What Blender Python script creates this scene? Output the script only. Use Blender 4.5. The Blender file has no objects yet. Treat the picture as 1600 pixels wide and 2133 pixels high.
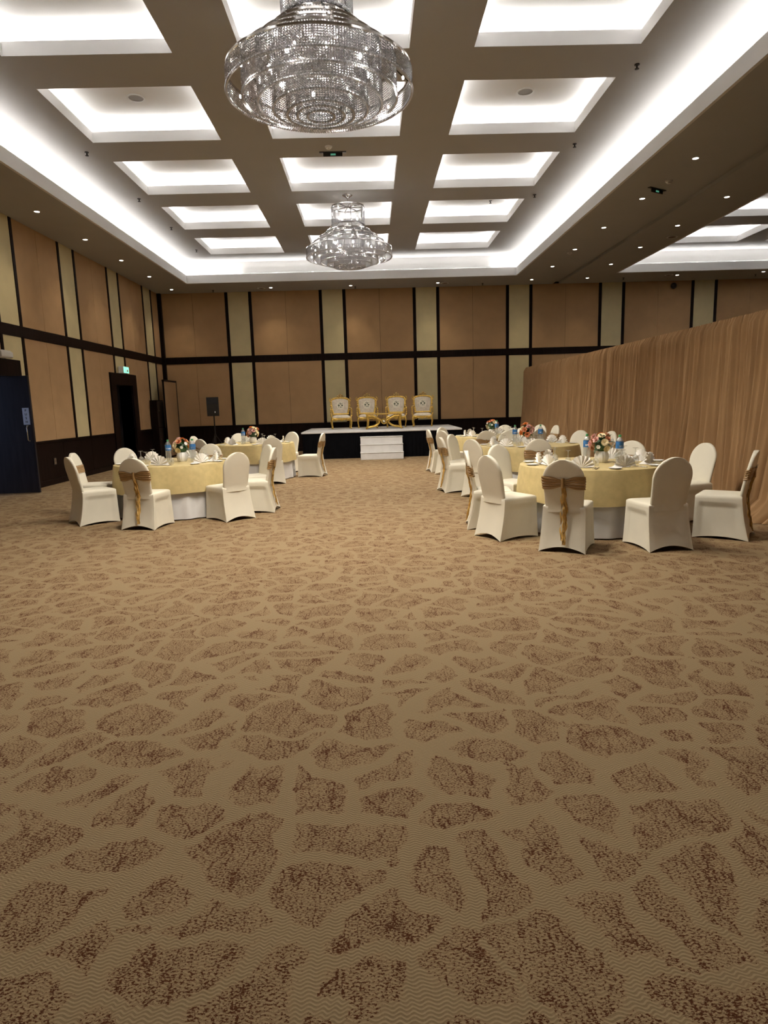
import bpy, math, random
from math import sin, cos, pi, radians, sqrt, atan2
from mathutils import Vector, Matrix

# ------------------------------------------------------------------ camera, world, exposure
SC = bpy.context.scene
COL = SC.collection
EYE = 1.53
FOC = 1368.0                      # focal length in pixels of the 1600 x 2133 frame
PITCH, YAW, ROLL = -0.1630, 0.0166, -0.0287
_f = Vector((sin(YAW) * cos(PITCH), cos(YAW) * cos(PITCH), sin(PITCH)))
_r = Vector((cos(YAW), -sin(YAW), 0.0))
_u = _r.cross(_f)
_R = _r * cos(ROLL) + _u * sin(ROLL)
_U = _u * cos(ROLL) - _r * sin(ROLL)
cam_d = bpy.data.cameras.new('camera')
cam_d.sensor_fit = 'HORIZONTAL'
cam_d.sensor_width = 36.0
cam_d.lens = FOC / 1600.0 * 36.0
cam_d.clip_start, cam_d.clip_end = 0.05, 200
cam = bpy.data.objects.new('camera', cam_d)
cam.matrix_world = Matrix(((_R.x, _U.x, -_f.x, 0), (_R.y, _U.y, -_f.y, 0), (_R.z, _U.z, -_f.z, EYE), (0, 0, 0, 1)))
COL.objects.link(cam)
SC.camera = cam

world = bpy.data.worlds.new('world')
world.use_nodes = True
world.node_tree.nodes['Background'].inputs[0].default_value = (0.02, 0.025, 0.035, 1)
world.node_tree.nodes['Background'].inputs[1].default_value = 0.3
SC.world = world
SC.view_settings.view_transform = 'Standard'
SC.view_settings.look = 'None'
SC.view_settings.gamma = 1.0
SC.view_settings.exposure = 1.75
SC.view_settings.use_curve_mapping = False
cy = SC.cycles
cy.use_denoising = True
cy.use_adaptive_sampling = True
cy.adaptive_threshold = 0.06
cy.use_light_tree = False
cy.max_bounces = 4
cy.diffuse_bounces = 3
cy.glossy_bounces = 2
cy.transmission_bounces = 4
cy.transparent_max_bounces = 6
cy.caustics_reflective = False
cy.caustics_refractive = False
cy.sample_clamp_indirect = 6.0

COVE = 7.6          # radiance of the hidden LED strips in coffers and trays
TRAYCOVE = 8.0
DOWN_W = 20.0        # downlight spots
FILL_SPOT_W = 43.0        # downward fill spots added to the chandeliers
DAY_W = 14.0         # bluish daylight behind the open door

# ------------------------------------------------------------------ room numbers (metres)
XL, XR = -6.963, 19.5
YB, YF = 22.883, -1.6  # near end of the hall set short to hold back light from behind
HC, HT = 5.343, 5.992
TL, TR, TB, TN = -5.495, 4.653, 21.141, 0.9  # trays end early at the near side, so less light comes from behind
TRK0, TRK1 = 6.25, 6.47
T2L, T2R = 7.83, 17.98
LIP, TRO = 0.241, 0.297
CW, CD = 2.146, 1.906
CX1 = (-4.509, -1.5, 1.476)
CX2 = (8.9, 11.87, 14.85)
CY0, CP = 7.305, 2.7756
ZB0, ZB1, ZW = 3.051, 3.268, 0.953
SX, SP, SW, SG = -4.734, 3.1408, 0.8905, 0.0994
LY, LP = 15.696, 2.7782

rnd = random.Random(7)

# ------------------------------------------------------------------ materials
def mat(name, col, rough=0.6, metal=0.0, var=0.08, scale=6.0, bump=0.0, bscale=60.0, emit=None, estr=0.0, sheen=0.0, spec=0.5, coat=0.0, stretch=(1, 1, 1)):
    m = bpy.data.materials.new(name)
    m.use_nodes = True
    nt = m.node_tree
    b = nt.nodes['Principled BSDF']
    b.inputs['Roughness'].default_value = rough
    b.inputs['Metallic'].default_value = metal
    b.inputs['Specular IOR Level'].default_value = spec
    if coat:
        b.inputs['Coat Weight'].default_value = coat
    if sheen:
        b.inputs['Sheen Weight'].default_value = sheen
        b.inputs['Sheen Roughness'].default_value = 0.35
        b.inputs['Sheen Tint'].default_value = (1.0, 0.78, 0.56, 1)
    tc = nt.nodes.new('ShaderNodeTexCoord')
    mp = nt.nodes.new('ShaderNodeMapping')
    mp.inputs['Scale'].default_value = stretch
    nt.links.new(tc.outputs['Object'], mp.inputs[0])
    n = nt.nodes.new('ShaderNodeTexNoise')
    n.inputs['Scale'].default_value = scale
    n.inputs['Detail'].default_value = 4
    nt.links.new(mp.outputs[0], n.inputs['Vector'])
    r = nt.nodes.new('ShaderNodeValToRGB')
    r.color_ramp.elements[0].position = 0.3
    r.color_ramp.elements[1].position = 0.7
    r.color_ramp.elements[0].color = (*[c * (1 - var) for c in col], 1)
    r.color_ramp.elements[1].color = (*[min(1, c * (1 + var)) for c in col], 1)
    nt.links.new(n.outputs['Fac'], r.inputs[0])
    nt.links.new(r.outputs[0], b.inputs['Base Color'])
    if bump:
        n2 = nt.nodes.new('ShaderNodeTexNoise')
        n2.inputs['Scale'].default_value = bscale
        n2.inputs['Detail'].default_value = 3
        nt.links.new(mp.outputs[0], n2.inputs['Vector'])
        bp = nt.nodes.new('ShaderNodeBump')
        bp.inputs['Strength'].default_value = bump
        bp.inputs['Distance'].default_value = 0.01
        nt.links.new(n2.outputs['Fac'], bp.inputs['Height'])
        nt.links.new(bp.outputs[0], b.inputs['Normal'])
    if emit:
        b.inputs['Emission Color'].default_value = (*emit, 1)
        b.inputs['Emission Strength'].default_value = estr
    return m

def glassy(name, col, gloss=0.35, trans=0.5, rough=0.08):
    m = bpy.data.materials.new(name)
    m.use_nodes = True
    nt = m.node_tree
    nt.nodes.clear()
    out = nt.nodes.new('ShaderNodeOutputMaterial')
    g = nt.nodes.new('ShaderNodeBsdfGlossy'); g.inputs['Roughness'].default_value = rough
    t = nt.nodes.new('ShaderNodeBsdfTransparent'); t.inputs[0].default_value = (*col, 1)
    d = nt.nodes.new('ShaderNodeBsdfTranslucent'); d.inputs[0].default_value = (*col, 1)
    n = nt.nodes.new('ShaderNodeTexNoise'); n.inputs['Scale'].default_value = 40
    r = nt.nodes.new('ShaderNodeValToRGB')
    r.color_ramp.elements[0].color = (*[c * 0.85 for c in col], 1)
    r.color_ramp.elements[1].color = (1, 1, 1, 1)
    nt.links.new(n.outputs['Fac'], r.inputs[0])
    nt.links.new(r.outputs[0], g.inputs['Color'])
    m1 = nt.nodes.new('ShaderNodeMixShader'); m1.inputs[0].default_value = gloss / max(1e-4, 1 - trans)
    nt.links.new(d.outputs[0], m1.inputs[1]); nt.links.new(g.outputs[0], m1.inputs[2])
    m2 = nt.nodes.new('ShaderNodeMixShader'); m2.inputs[0].default_value = trans
    nt.links.new(m1.outputs[0], m2.inputs[1]); nt.links.new(t.outputs[0], m2.inputs[2])
    nt.links.new(m2.outputs[0], out.inputs[0])
    return m

def emission(name, col, s):
    m = bpy.data.materials.new(name); m.use_nodes = True
    nt = m.node_tree; nt.nodes.clear()
    out = nt.nodes.new('ShaderNodeOutputMaterial'); e = nt.nodes.new('ShaderNodeEmission')
    e.inputs[0].default_value = (*col, 1); e.inputs[1].default_value = s
    nt.links.new(e.outputs[0], out.inputs[0])
    return m

def carpet():
    m = bpy.data.materials.new('patterned_carpet'); m.use_nodes = True
    nt = m.node_tree; L = nt.links.new; N = nt.nodes.new
    b = nt.nodes['Principled BSDF']; b.inputs['Roughness'].default_value = 0.95; b.inputs['Specular IOR Level'].default_value = 0.1
    tc = N('ShaderNodeTexCoord')
    def math_(op, a, c=None, clamp=False):
        n = N('ShaderNodeMath'); n.operation = op; n.use_clamp = clamp
        for i, v in enumerate((a, c)):
            if v is None: continue
            if isinstance(v, (int, float)): n.inputs[i].default_value = v
            else: L(v, n.inputs[i])
        return n.outputs[0]
    def noise(vec, scale, detail=3, rough=0.5):
        n = N('ShaderNodeTexNoise'); n.inputs['Scale'].default_value = scale; n.inputs['Detail'].default_value = detail
        n.inputs['Roughness'].default_value = rough; L(vec, n.inputs['Vector']); return n
    def mapping(vec, sc, rot=0.0, loc=(0, 0, 0)):
        n = N('ShaderNodeMapping'); n.inputs['Scale'].default_value = sc; n.inputs['Rotation'].default_value = (0, 0, rot)
        n.inputs['Location'].default_value = loc; L(vec, n.inputs[0]); return n.outputs[0]
    def step(v, a, c):
        n = N('ShaderNodeMapRange'); n.interpolation_type = 'SMOOTHSTEP'
        n.inputs['From Min'].default_value = a; n.inputs['From Max'].default_value = c; L(v, n.inputs['Value']); return n.outputs[0]
    P = tc.outputs['Object']
    nz = noise(P, 2.6, 2)
    off = N('ShaderNodeVectorMath'); off.operation = 'MULTIPLY_ADD'
    L(nz.outputs['Color'], off.inputs[0]); off.inputs[1].default_value = (0.40, 0.40, 0); L(P, off.inputs[2])
    Q = mapping(off.outputs[0], (1, 1, 0), 0.35)
    def vor(feature, scale, vec):
        v = N('ShaderNodeTexVoronoi'); v.voronoi_dimensions = '2D'; v.feature = feature
        v.inputs['Scale'].default_value = scale; L(vec, v.inputs['Vector']); return v
    ve = vor('DISTANCE_TO_EDGE', 3.5, Q); vf = vor('F1', 3.5, Q)
    sep = N('ShaderNodeSeparateColor'); L(vf.outputs['Color'], sep.inputs[0])
    edgen = noise(P, 26, 3)
    jit = math_('MULTIPLY', math_('SUBTRACT', edgen.outputs['Fac'], 0.5), 0.14)
    thr = math_('ADD', math_('MULTIPLY', sep.outputs[0], 0.12), 0.045)
    dist = math_('SUBTRACT', math_('ADD', ve.outputs['Distance'], jit), thr)
    blob = step(dist, -0.055, 0.035)
    # lone small flecks between the big leaves
    v2 = vor('F1', 7.3, mapping(off.outputs[0], (1, 1, 0), 0.9, (3.1, 1.7, 0)))
    sep2 = N('ShaderNodeSeparateColor'); L(v2.outputs['Color'], sep2.inputs[0])
    small = math_('MULTIPLY', math_('SUBTRACT', 1.0, step(math_('ADD', v2.outputs['Distance'], math_('MULTIPLY', jit, 2.0)), 0.16, 0.20)), step(sep2.outputs[0], 0.80, 0.82))
    blob = math_('MAXIMUM', blob, small)
    # tufted speckle inside the leaves
    sp = noise(mapping(P, (105, 165, 1)), 1.0, 2, 0.65)
    vein = noise(mapping(P, (11, 4.5, 1), 0.5), 1.0, 2)
    ridge = math_('SUBTRACT', 1.0, step(math_('ABSOLUTE', math_('SUBTRACT', vein.outputs['Fac'], 0.5)), 0.004, 0.03))
    dens = noise(P, 9, 2)
    lvl = math_('ADD', sp.outputs['Fac'], math_('ADD', math_('MULTIPLY', ridge, 0.08), math_('MULTIPLY', math_('SUBTRACT', dens.outputs['Fac'], 0.5), 0.18)))
    lvl = math_('SUBTRACT', lvl, math_('MULTIPLY', math_('SUBTRACT', 1.0, blob), 0.30))
    spk = step(lvl, 0.512, 0.59)
    # woven wavy rows
    sx = N('ShaderNodeSeparateXYZ'); L(P, sx.inputs[0])
    wn = noise(P, 5, 1)
    wx = math_('SINE', math_('ADD', math_('MULTIPLY', sx.outputs[0], 2 * pi / 0.040), math_('MULTIPLY', wn.outputs['Fac'], 14)))
    row = math_('SINE', math_('ADD', math_('MULTIPLY', sx.outputs[1], 2 * pi / 0.0125), math_('MULTIPLY', wx, 2.3)))
    rowf = step(row, -0.5, 0.7)
    grain = noise(mapping(P, (140, 140, 1)), 1.0, 1)
    mixf = math_('ADD', math_('MULTIPLY', rowf, 0.7), math_('MULTIPLY', grain.outputs['Fac'], 0.45), True)
    base = N('ShaderNodeMix'); base.data_type = 'RGBA'
    base.inputs['A'].default_value = (0.2144, 0.1465, 0.0771, 1); base.inputs['B'].default_value = (0.3644, 0.2680, 0.1537, 1)
    L(mixf, base.inputs['Factor'])
    leaf = N('ShaderNodeMix'); leaf.data_type = 'RGBA'
    L(math_('MULTIPLY', blob, 0.35), leaf.inputs['Factor']); L(base.outputs['Result'], leaf.inputs['A']); leaf.inputs['B'].default_value = (0.3358, 0.2215, 0.1179, 1)
    dk = N('ShaderNodeMix'); dk.data_type = 'RGBA'
    L(math_('MULTIPLY', spk, 0.96), dk.inputs['Factor']); L(leaf.outputs['Result'], dk.inputs['A']); dk.inputs['B'].default_value = (0.080, 0.023, 0.008, 1)
    L(dk.outputs['Result'], b.inputs['Base Color'])
    bp = N('ShaderNodeBump'); bp.inputs['Strength'].default_value = 0.25; bp.inputs['Distance'].default_value = 0.004
    L(mixf, bp.inputs['Height']); L(bp.outputs[0], b.inputs['Normal'])
    return m

M = {}
M['carpet'] = carpet()
M['paint'] = mat('white_ceiling_paint', (0.39, 0.38, 0.37), 0.85, var=0.02, scale=1.5, bump=0.05, bscale=30)
M['white'] = mat('lit_white_paint', (0.70, 0.69, 0.68), 0.85, var=0.02, scale=1.5)  # the ceiling's white paint made lighter, to brighten coffers and lips
M['wood'] = mat('dark_stained_wood', (0.010, 0.005, 0.004), 0.45, var=0.35, scale=3, spec=0.08, stretch=(6, 6, 0.6))
M['fabric'] = mat('brown_wall_fabric', (0.44, 0.272, 0.132), 0.9, var=0.05, scale=3, bump=0.12, bscale=260)
M['cream'] = mat('cream_wall_fabric', (0.60, 0.505, 0.285), 0.9, var=0.05, scale=3, bump=0.12, bscale=260)
M['shell'] = mat('shell_plaster', (0.16, 0.11, 0.07), 0.9, var=0.04)
M['curtain'] = mat('tan_velvet', (0.36, 0.215, 0.105), 0.85, var=0.06, scale=2.5, bump=0.05, bscale=180, spec=0.1, sheen=0.55)
M['ivory'] = mat('ivory_spandex', (0.74, 0.69, 0.56), 0.55, var=0.03, scale=5, bump=0.04, bscale=320)
M['sash'] = mat('bronze_satin', (0.34, 0.205, 0.08), 0.35, var=0.12, scale=18, stretch=(1, 1, 6))
M['tassel'] = mat('gold_crinkle_ribbon', (0.58, 0.36, 0.10), 0.5, var=0.3, scale=60, stretch=(1, 1, 0.3))
M['gold_cloth'] = mat('gold_damask_cloth', (0.58, 0.455, 0.21), 0.6, var=0.08, scale=14, bump=0.10, bscale=220)
M['white_cloth'] = mat('white_linen', (0.74, 0.73, 0.72), 0.7, var=0.03, bump=0.05, bscale=200)
M['napkin'] = mat('white_napkin_cotton', (0.86, 0.83, 0.78), 0.8, var=0.02, bump=0.05, bscale=250)
M['china'] = mat('white_china', (0.83, 0.82, 0.79), 0.12, var=0.02)
M['steel'] = mat('polished_steel', (0.75, 0.74, 0.72), 0.12, metal=1.0, var=0.04)
M['chrome'] = mat('chrome_band', (0.62, 0.61, 0.60), 0.10, metal=1.0, var=0.05)
M['glass'] = glassy('clear_glass', (0.97, 0.98, 0.98), gloss=0.25, trans=0.65, rough=0.03)
M['bottle'] = glassy('clear_plastic', (0.95, 0.97, 0.98), gloss=0.30, trans=0.58, rough=0.06)
M['crystal'] = glassy('cut_crystal', (0.84, 0.85, 0.88), gloss=0.50, trans=0.05, rough=0.12)
M['label'] = mat('blue_bottle_label', (0.045, 0.17, 0.42), 0.4, var=0.35, scale=25)
M['print'] = mat('white_print', (0.9, 0.9, 0.9), 0.5, var=0.01)
M['black_print'] = mat('black_print', (0.02, 0.02, 0.025), 0.5, var=0.01)
M['cap'] = mat('green_bottle_cap', (0.05, 0.26, 0.09), 0.45, var=0.08)
M['rose'] = mat('peach_petals', (0.78, 0.33, 0.17), 0.6, var=0.2, scale=40)
M['pink'] = mat('pink_petals', (0.80, 0.48, 0.42), 0.6, var=0.15, scale=40)
M['orange'] = mat('orange_petals', (0.82, 0.28, 0.06), 0.6, var=0.2, scale=40)
M['creampetal'] = mat('cream_petals', (0.86, 0.72, 0.44), 0.6, var=0.12, scale=40)
M['white_petal'] = mat('white_petals', (0.84, 0.81, 0.74), 0.6, var=0.08, scale=40)
M['leaf'] = mat('dark_green_leaf', (0.035, 0.085, 0.03), 0.5, var=0.4, scale=25)
M['gilt'] = mat('gilded_wood', (0.72, 0.47, 0.11), 0.30, metal=0.75, var=0.25, scale=18, bump=0.3, bscale=60)
M['brocade'] = mat('ivory_brocade', (0.70, 0.61, 0.49), 0.6, var=0.14, scale=16, bump=0.2, bscale=40)
M['medallion'] = mat('pale_medallion', (0.80, 0.74, 0.60), 0.6, var=0.05)
M['posy'] = mat('embroidered_posy', (0.12, 0.13, 0.08), 0.7, var=0.6, scale=60)
M['black'] = mat('black_skirt_fabric', (0.004, 0.004, 0.005), 0.95, var=0.2, spec=0.05)
M['plastic'] = mat('black_speaker_plastic', (0.012, 0.012, 0.014), 0.5, var=0.2, bump=0.1, bscale=300)
M['stage'] = mat('white_stage_carpet', (0.62, 0.60, 0.58), 0.9, var=0.05, bump=0.2, bscale=120)
M['door'] = mat('dark_door_veneer', (0.016, 0.014, 0.018), 0.35, var=0.3, scale=3, spec=0.3, stretch=(5, 5, 0.5))
M['plate'] = mat('brushed_push_plate', (0.45, 0.52, 0.66), 0.35, metal=0.3, var=0.05)
M['white_plastic'] = mat('white_plastic', (0.62, 0.61, 0.58), 0.4, var=0.02)
M['dark_metal'] = mat('dark_fitting_metal', (0.04, 0.035, 0.03), 0.4, metal=0.6, var=0.1)
M['exit_green'] = mat('green_exit_panel', (0.2, 0.62, 0.42), 0.4, var=0.05, emit=(0.25, 0.85, 0.55), estr=0.45)
M['dim_green'] = mat('dim_green_panel', (0.08, 0.25, 0.16), 0.4, var=0.05, emit=(0.2, 0.7, 0.45), estr=0.10)
M['slit'] = mat('blue_lit_door_glass', (0.25, 0.33, 0.55), 0.2, var=0.1, emit=(0.35, 0.5, 0.95), estr=0.22)  # blue light behind the slit is put into the glass as colour and glow
M['grille'] = mat('aluminium_grille', (0.55, 0.56, 0.55), 0.3, metal=0.6, var=0.15, scale=30)
M['cove'] = emission('cove_led', (1.0, 0.985, 0.96), COVE)
M['traycove'] = emission('tray_cove_led', (1.0, 0.985, 0.96), TRAYCOVE)
M['lens'] = emission('downlight_lens', (1.0, 0.93, 0.82), 12.0)
M['bulb'] = emission('chandelier_bulb', (1.0, 0.95, 0.86), 30.0)

# ------------------------------------------------------------------ mesh helpers
class MB:
    def __init__(s): s.v = []; s.f = []
    def add(s, vs, fs):
        o = len(s.v); s.v += [tuple(v) for v in vs]; s.f += [tuple(i + o for i in f) for f in fs]; return s
    def box(s, x0, x1, y0, y1, z0, z1, c=0.0):
        if c <= 0:
            return s.add([(x0, y0, z0), (x1, y0, z0), (x1, y1, z0), (x0, y1, z0), (x0, y0, z1), (x1, y0, z1), (x1, y1, z1), (x0, y1, z1)],
                         [(0, 3, 2, 1), (4, 5, 6, 7), (0, 1, 5, 4), (1, 2, 6, 5), (2, 3, 7, 6), (3, 0, 4, 7)])
        vs = []; ring = lambda i, z: [(x0 + i, y0 + i, z), (x1 - i, y0 + i, z), (x1 - i, y1 - i, z), (x0 + i, y1 - i, z)]
        for i, z in ((c, z0), (0, z0 + c), (0, z1 - c), (c, z1)): vs += ring(i, z)
        fs = [(3, 2, 1, 0), (12, 13, 14, 15)]
        for k in range(3):
            for j in range(4):
                a = k * 4 + j; b = k * 4 + (j + 1) % 4; fs.append((a, b, b + 4, a + 4))
        return s.add(vs, fs)
    def grid(s, fn, nu, nv, cu=False, cv=False):
        vs = [fn(i / (nu if cu else nu - 1), j / (nv if cv else nv - 1)) for j in range(nv) for i in range(nu)]
        fs = []
        for j in range(nv if cv else nv - 1):
            for i in range(nu if cu else nu - 1):
                a = j * nu + i; b = j * nu + (i + 1) % nu; j2 = (j + 1) % nv
                fs.append((a, b, j2 * nu + (i + 1) % nu, j2 * nu + i))
        return s.add(vs, fs)
    def lathe(s, prof, n=24, c=(0, 0, 0), cap=True):
        vs = [(c[0] + r * cos(2 * pi * i / n), c[1] + r * sin(2 * pi * i / n), c[2] + z) for r, z in prof for i in range(n)]
        fs = [(j * n + i, j * n + (i + 1) % n, (j + 1) * n + (i + 1) % n, (j + 1) * n + i) for j in range(len(prof) - 1) for i in range(n)]
        if cap:
            fs.append(tuple(range(n - 1, -1, -1))); k = (len(prof) - 1) * n; fs.append(tuple(range(k, k + n)))
        return s.add(vs, fs)
    def tube(s, path, rad, n=8, closed=False):
        path = [Vector(p) for p in path]; m = len(path); vs = []; up = Vector((0.13, 0.21, 0.97))
        for k, p in enumerate(path):
            a = path[(k - 1) % m] if (closed or k > 0) else p
            b = path[(k + 1) % m] if (closed or k < m - 1) else p
            t = (b - a).normalized(); x = t.cross(up)
            if x.length < 1e-3: x = t.cross(Vector((1, 0, 0)))
            x.normalize(); y = x.cross(t)
            r = rad(k / (m - 1)) if callable(rad) else rad
            for i in range(n):
                q = p + (x * cos(2 * pi * i / n) + y * sin(2 * pi * i / n)) * r; vs.append(tuple(q))
        fs = []
        for k in range(m if closed else m - 1):
            k2 = (k + 1) % m
            for i in range(n): fs.append((k * n + i, k * n + (i + 1) % n, k2 * n + (i + 1) % n, k2 * n + i))
        if not closed: fs.append(tuple(range(n - 1, -1, -1))); fs.append(tuple(range((m - 1) * n, m * n)))
        return s.add(vs, fs)
    def ball(s, c, r, n=8, m=5, sc=(1, 1, 1)):
        prof = [(max(1e-4, sin(pi * k / m)) * r, -cos(pi * k / m) * r) for k in range(m + 1)]
        vs = [(c[0] + p * cos(2 * pi * i / n) * sc[0], c[1] + p * sin(2 * pi * i / n) * sc[1], c[2] + z * sc[2]) for p, z in prof for i in range(n)]
        fs = [(j * n + i, j * n + (i + 1) % n, (j + 1) * n + (i + 1) % n, (j + 1) * n + i) for j in range(m) for i in range(n)]
        return s.add(vs, fs)
    def mesh(s, name, m, smooth=False):
        me = bpy.data.meshes.new(name); me.from_pydata(s.v, [], s.f); me.update()
        if m: me.materials.append(M[m] if isinstance(m, str) else m)
        if smooth:
            me.polygons.foreach_set('use_smooth', [True] * len(me.polygons))
            try: me.set_sharp_from_angle(angle=radians(48))
            except Exception: pass
        return me
    def build(s, name, m, parent=None, smooth=False): return link(name, s.mesh(name, m, smooth), parent)

def link(name, me, parent=None, loc=None, rot=None, scale=None):
    o = bpy.data.objects.new(name, me); COL.objects.link(o)
    if parent: o.parent = parent
    if loc: o.location = loc
    if rot is not None: o.rotation_euler = rot if isinstance(rot, tuple) else (0, 0, rot)
    if scale: o.scale = (scale,) * 3 if isinstance(scale, (int, float)) else scale
    return o
def tag(o, label, cat, group=None, kind=None):
    o['label'] = label; o['category'] = cat
    if group: o['group'] = group
    if kind: o['kind'] = kind
    return o
def thing(name, label, cat, loc=(0, 0, 0), rot=0, group=None):
    o = bpy.data.objects.new(name, None); COL.objects.link(o); o.location = loc
    o.rotation_euler = rot if isinstance(rot, tuple) else (0, 0, rot); o.empty_display_size = 0.1
    return tag(o, label, cat, group)
def struct(o, label, cat):
    o['kind'] = 'structure'; o['label'] = label; o['category'] = cat; return o
def box_obj(name, m, parent, x0, x1, y0, y1, z0, z1, c=0.0): return MB().box(x0, x1, y0, y1, z0, z1, c).build(name, m, parent)
ORD = ['first', 'second', 'third', 'fourth', 'fifth', 'sixth', 'seventh', 'eighth', 'ninth', 'tenth']

# ------------------------------------------------------------------ floor
fl = MB().box(XL - 3.2, XR + 0.2, YF - 0.2, YB + 0.2, -0.1, 0.0).build('floor', 'carpet')
struct(fl, 'beige carpet with rust brown speckled leaf pattern', 'floor')

# ------------------------------------------------------------------ ceiling
cb = MB(); lipb = MB()
def ceil_slab(x0, x1, y0, y1, z, t=0.05): cb.box(x0, x1, y0, y1, z, z + t)
for y0, y1 in ((TB + 0.05, YB), (YF, TN - 0.05)):
    ceil_slab(XL, TRK0, y0, y1, HC); ceil_slab(TRK1, XR, y0, y1, HC)
ceil_slab(XL, TL - 0.05, TN - 0.05, TB + 0.05, HC); ceil_slab(TR + 0.05, TRK0, TN - 0.05, TB + 0.05, HC); ceil_slab(TRK1, T2L - 0.05, TN - 0.05, TB + 0.05, HC); ceil_slab(T2R + 0.05, XR, TN - 0.05, TB + 0.05, HC)
ceil_slab(TRK0 - 0.02, TRK1 + 0.02, YF, YB, HC + 0.07)
cb.box(TRK0 - 0.02, TRK0, YF, YB, HC + 0.05, HC + 0.12); cb.box(TRK1, TRK1 + 0.02, YF, YB, HC + 0.05, HC + 0.12)
def tray(xa, xb, cols):
    w = 0.05
    for x0, x1, y0, y1 in ((xa - w, xa, TN - w, TB + w), (xb, xb + w, TN - w, TB + w), (xa, xb, TB, TB + w), (xa, xb, TN - w, TN)):
        lipb.box(x0, x1, y0, y1, HC, HC + LIP)
    e = TRO
    for x0, x1, y0, y1 in ((xa - e - 0.05, xa - e, TN - e, TB + e), (xb + e, xb + e + 0.05, TN - e, TB + e), (xa - e - 0.05, xb + e + 0.05, TB + e, TB + e + 0.05), (xa - e - 0.05, xb + e + 0.05, TN - e - 0.05, TN - e)):
        lipb.box(x0, x1, y0, y1, HC + 0.05, HT + 0.05)
    xs = [xa - e]; 
    for c in cols: xs += [c, c + CW]
    xs.append(xb + e)
    ys = [TN - e]
    for k in range(-2, 5): ys += [CY0 + CP * k, CY0 + CP * k + CD]
    ys.append(TB + e)
    for i in range(len(xs) - 1):
        for j in range(len(ys) - 1):
            if i % 2 == 1 and j % 2 == 1: continue
            cb.add([(xs[i], ys[j], HT), (xs[i + 1], ys[j], HT), (xs[i + 1], ys[j + 1], HT), (xs[i], ys[j + 1], HT)], [(0, 3, 2, 1)])
tray(TL, TR, CX1); tray(T2L, T2R, CX2)
ceiling = struct(cb.build('ceiling', 'paint'), 'white coffered ceiling with two lit trays and a dim flat border', 'ceiling')
lipb.build('tray_lip', 'white', ceiling)
# roof above, closing the plenum
struct(MB().box(XL - 0.5, XR + 0.3, YF - 0.3, YB + 0.3, 6.6, 6.7).build('ceiling_slab', 'paint'), 'structural slab hidden above the coffered ceiling', 'ceiling')

def strip_loop(x0, x1, y0, y1, w, z):
    m = MB()
    for a, b, c, d in ((x0, x0 + w, y0, y1), (x1 - w, x1, y0, y1), (x0 + w, x1 - w, y0, y0 + w), (x0 + w, x1 - w, y1 - w, y1)):
        m.add([(a, c, z), (b, c, z), (b, d, z), (a, d, z)], [(0, 1, 2, 3)])
    return m
for xa, xb in ((TL, TR), (T2L, T2R)):
    strip_loop(xa - 0.2, xb + 0.2, TN - 0.2, TB + 0.2, 0.10, HC + LIP - 0.065).build('cove_light', 'traycove', ceiling)
# coffers (shared mesh)
ct, cl, ch = 0.13, 0.172, 0.36
cm = MB(); w = 0.025
for x0, x1, y0, y1 in ((-w, 0, -w, CD + w), (CW, CW + w, -w, CD + w), (0, CW, CD, CD + w), (0, CW, -w, 0)):
    cm.box(x0, x1, y0, y1, 0.003, cl)
for x0, x1, y0, y1 in ((-ct - w, -ct, -ct, CD + ct), (CW + ct, CW + ct + w, -ct, CD + ct), (-ct - w, CW + ct + w, CD + ct, CD + ct + w), (-ct - w, CW + ct + w, -ct - w, -ct)):
    cm.box(x0, x1, y0, y1, 0.012, ch + w)
cm.add([(-ct, -ct, ch), (CW + ct, -ct, ch), (CW + ct, CD + ct, ch), (-ct, CD + ct, ch)], [(0, 3, 2, 1)])
for x0, x1, y0, y1 in ((-ct, 0, -ct, CD + ct), (CW, CW + ct, -ct, CD + ct), (0, CW, CD, CD + ct), (0, CW, -ct, 0)):
    cm.add([(x0, y0, 0.02), (x1, y0, 0.02), (x1, y1, 0.02), (x0, y1, 0.02)], [(0, 1, 2, 3)])
cof_me = cm.mesh('coffer', 'white')
cov_me = strip_loop(-0.10, CW + 0.10, -0.10, CD + 0.10, 0.05, cl - 0.009).mesh('cove_light', 'cove')
for cols, rows in ((CX1, range(-2, 5)), (CX2, range(-2, 5))):
    for k in rows:
        for c in cols:
            o = link('coffer', cof_me, ceiling, (c, CY0 + CP * k, HT))
            link('cove_light', cov_me, o)

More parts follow.
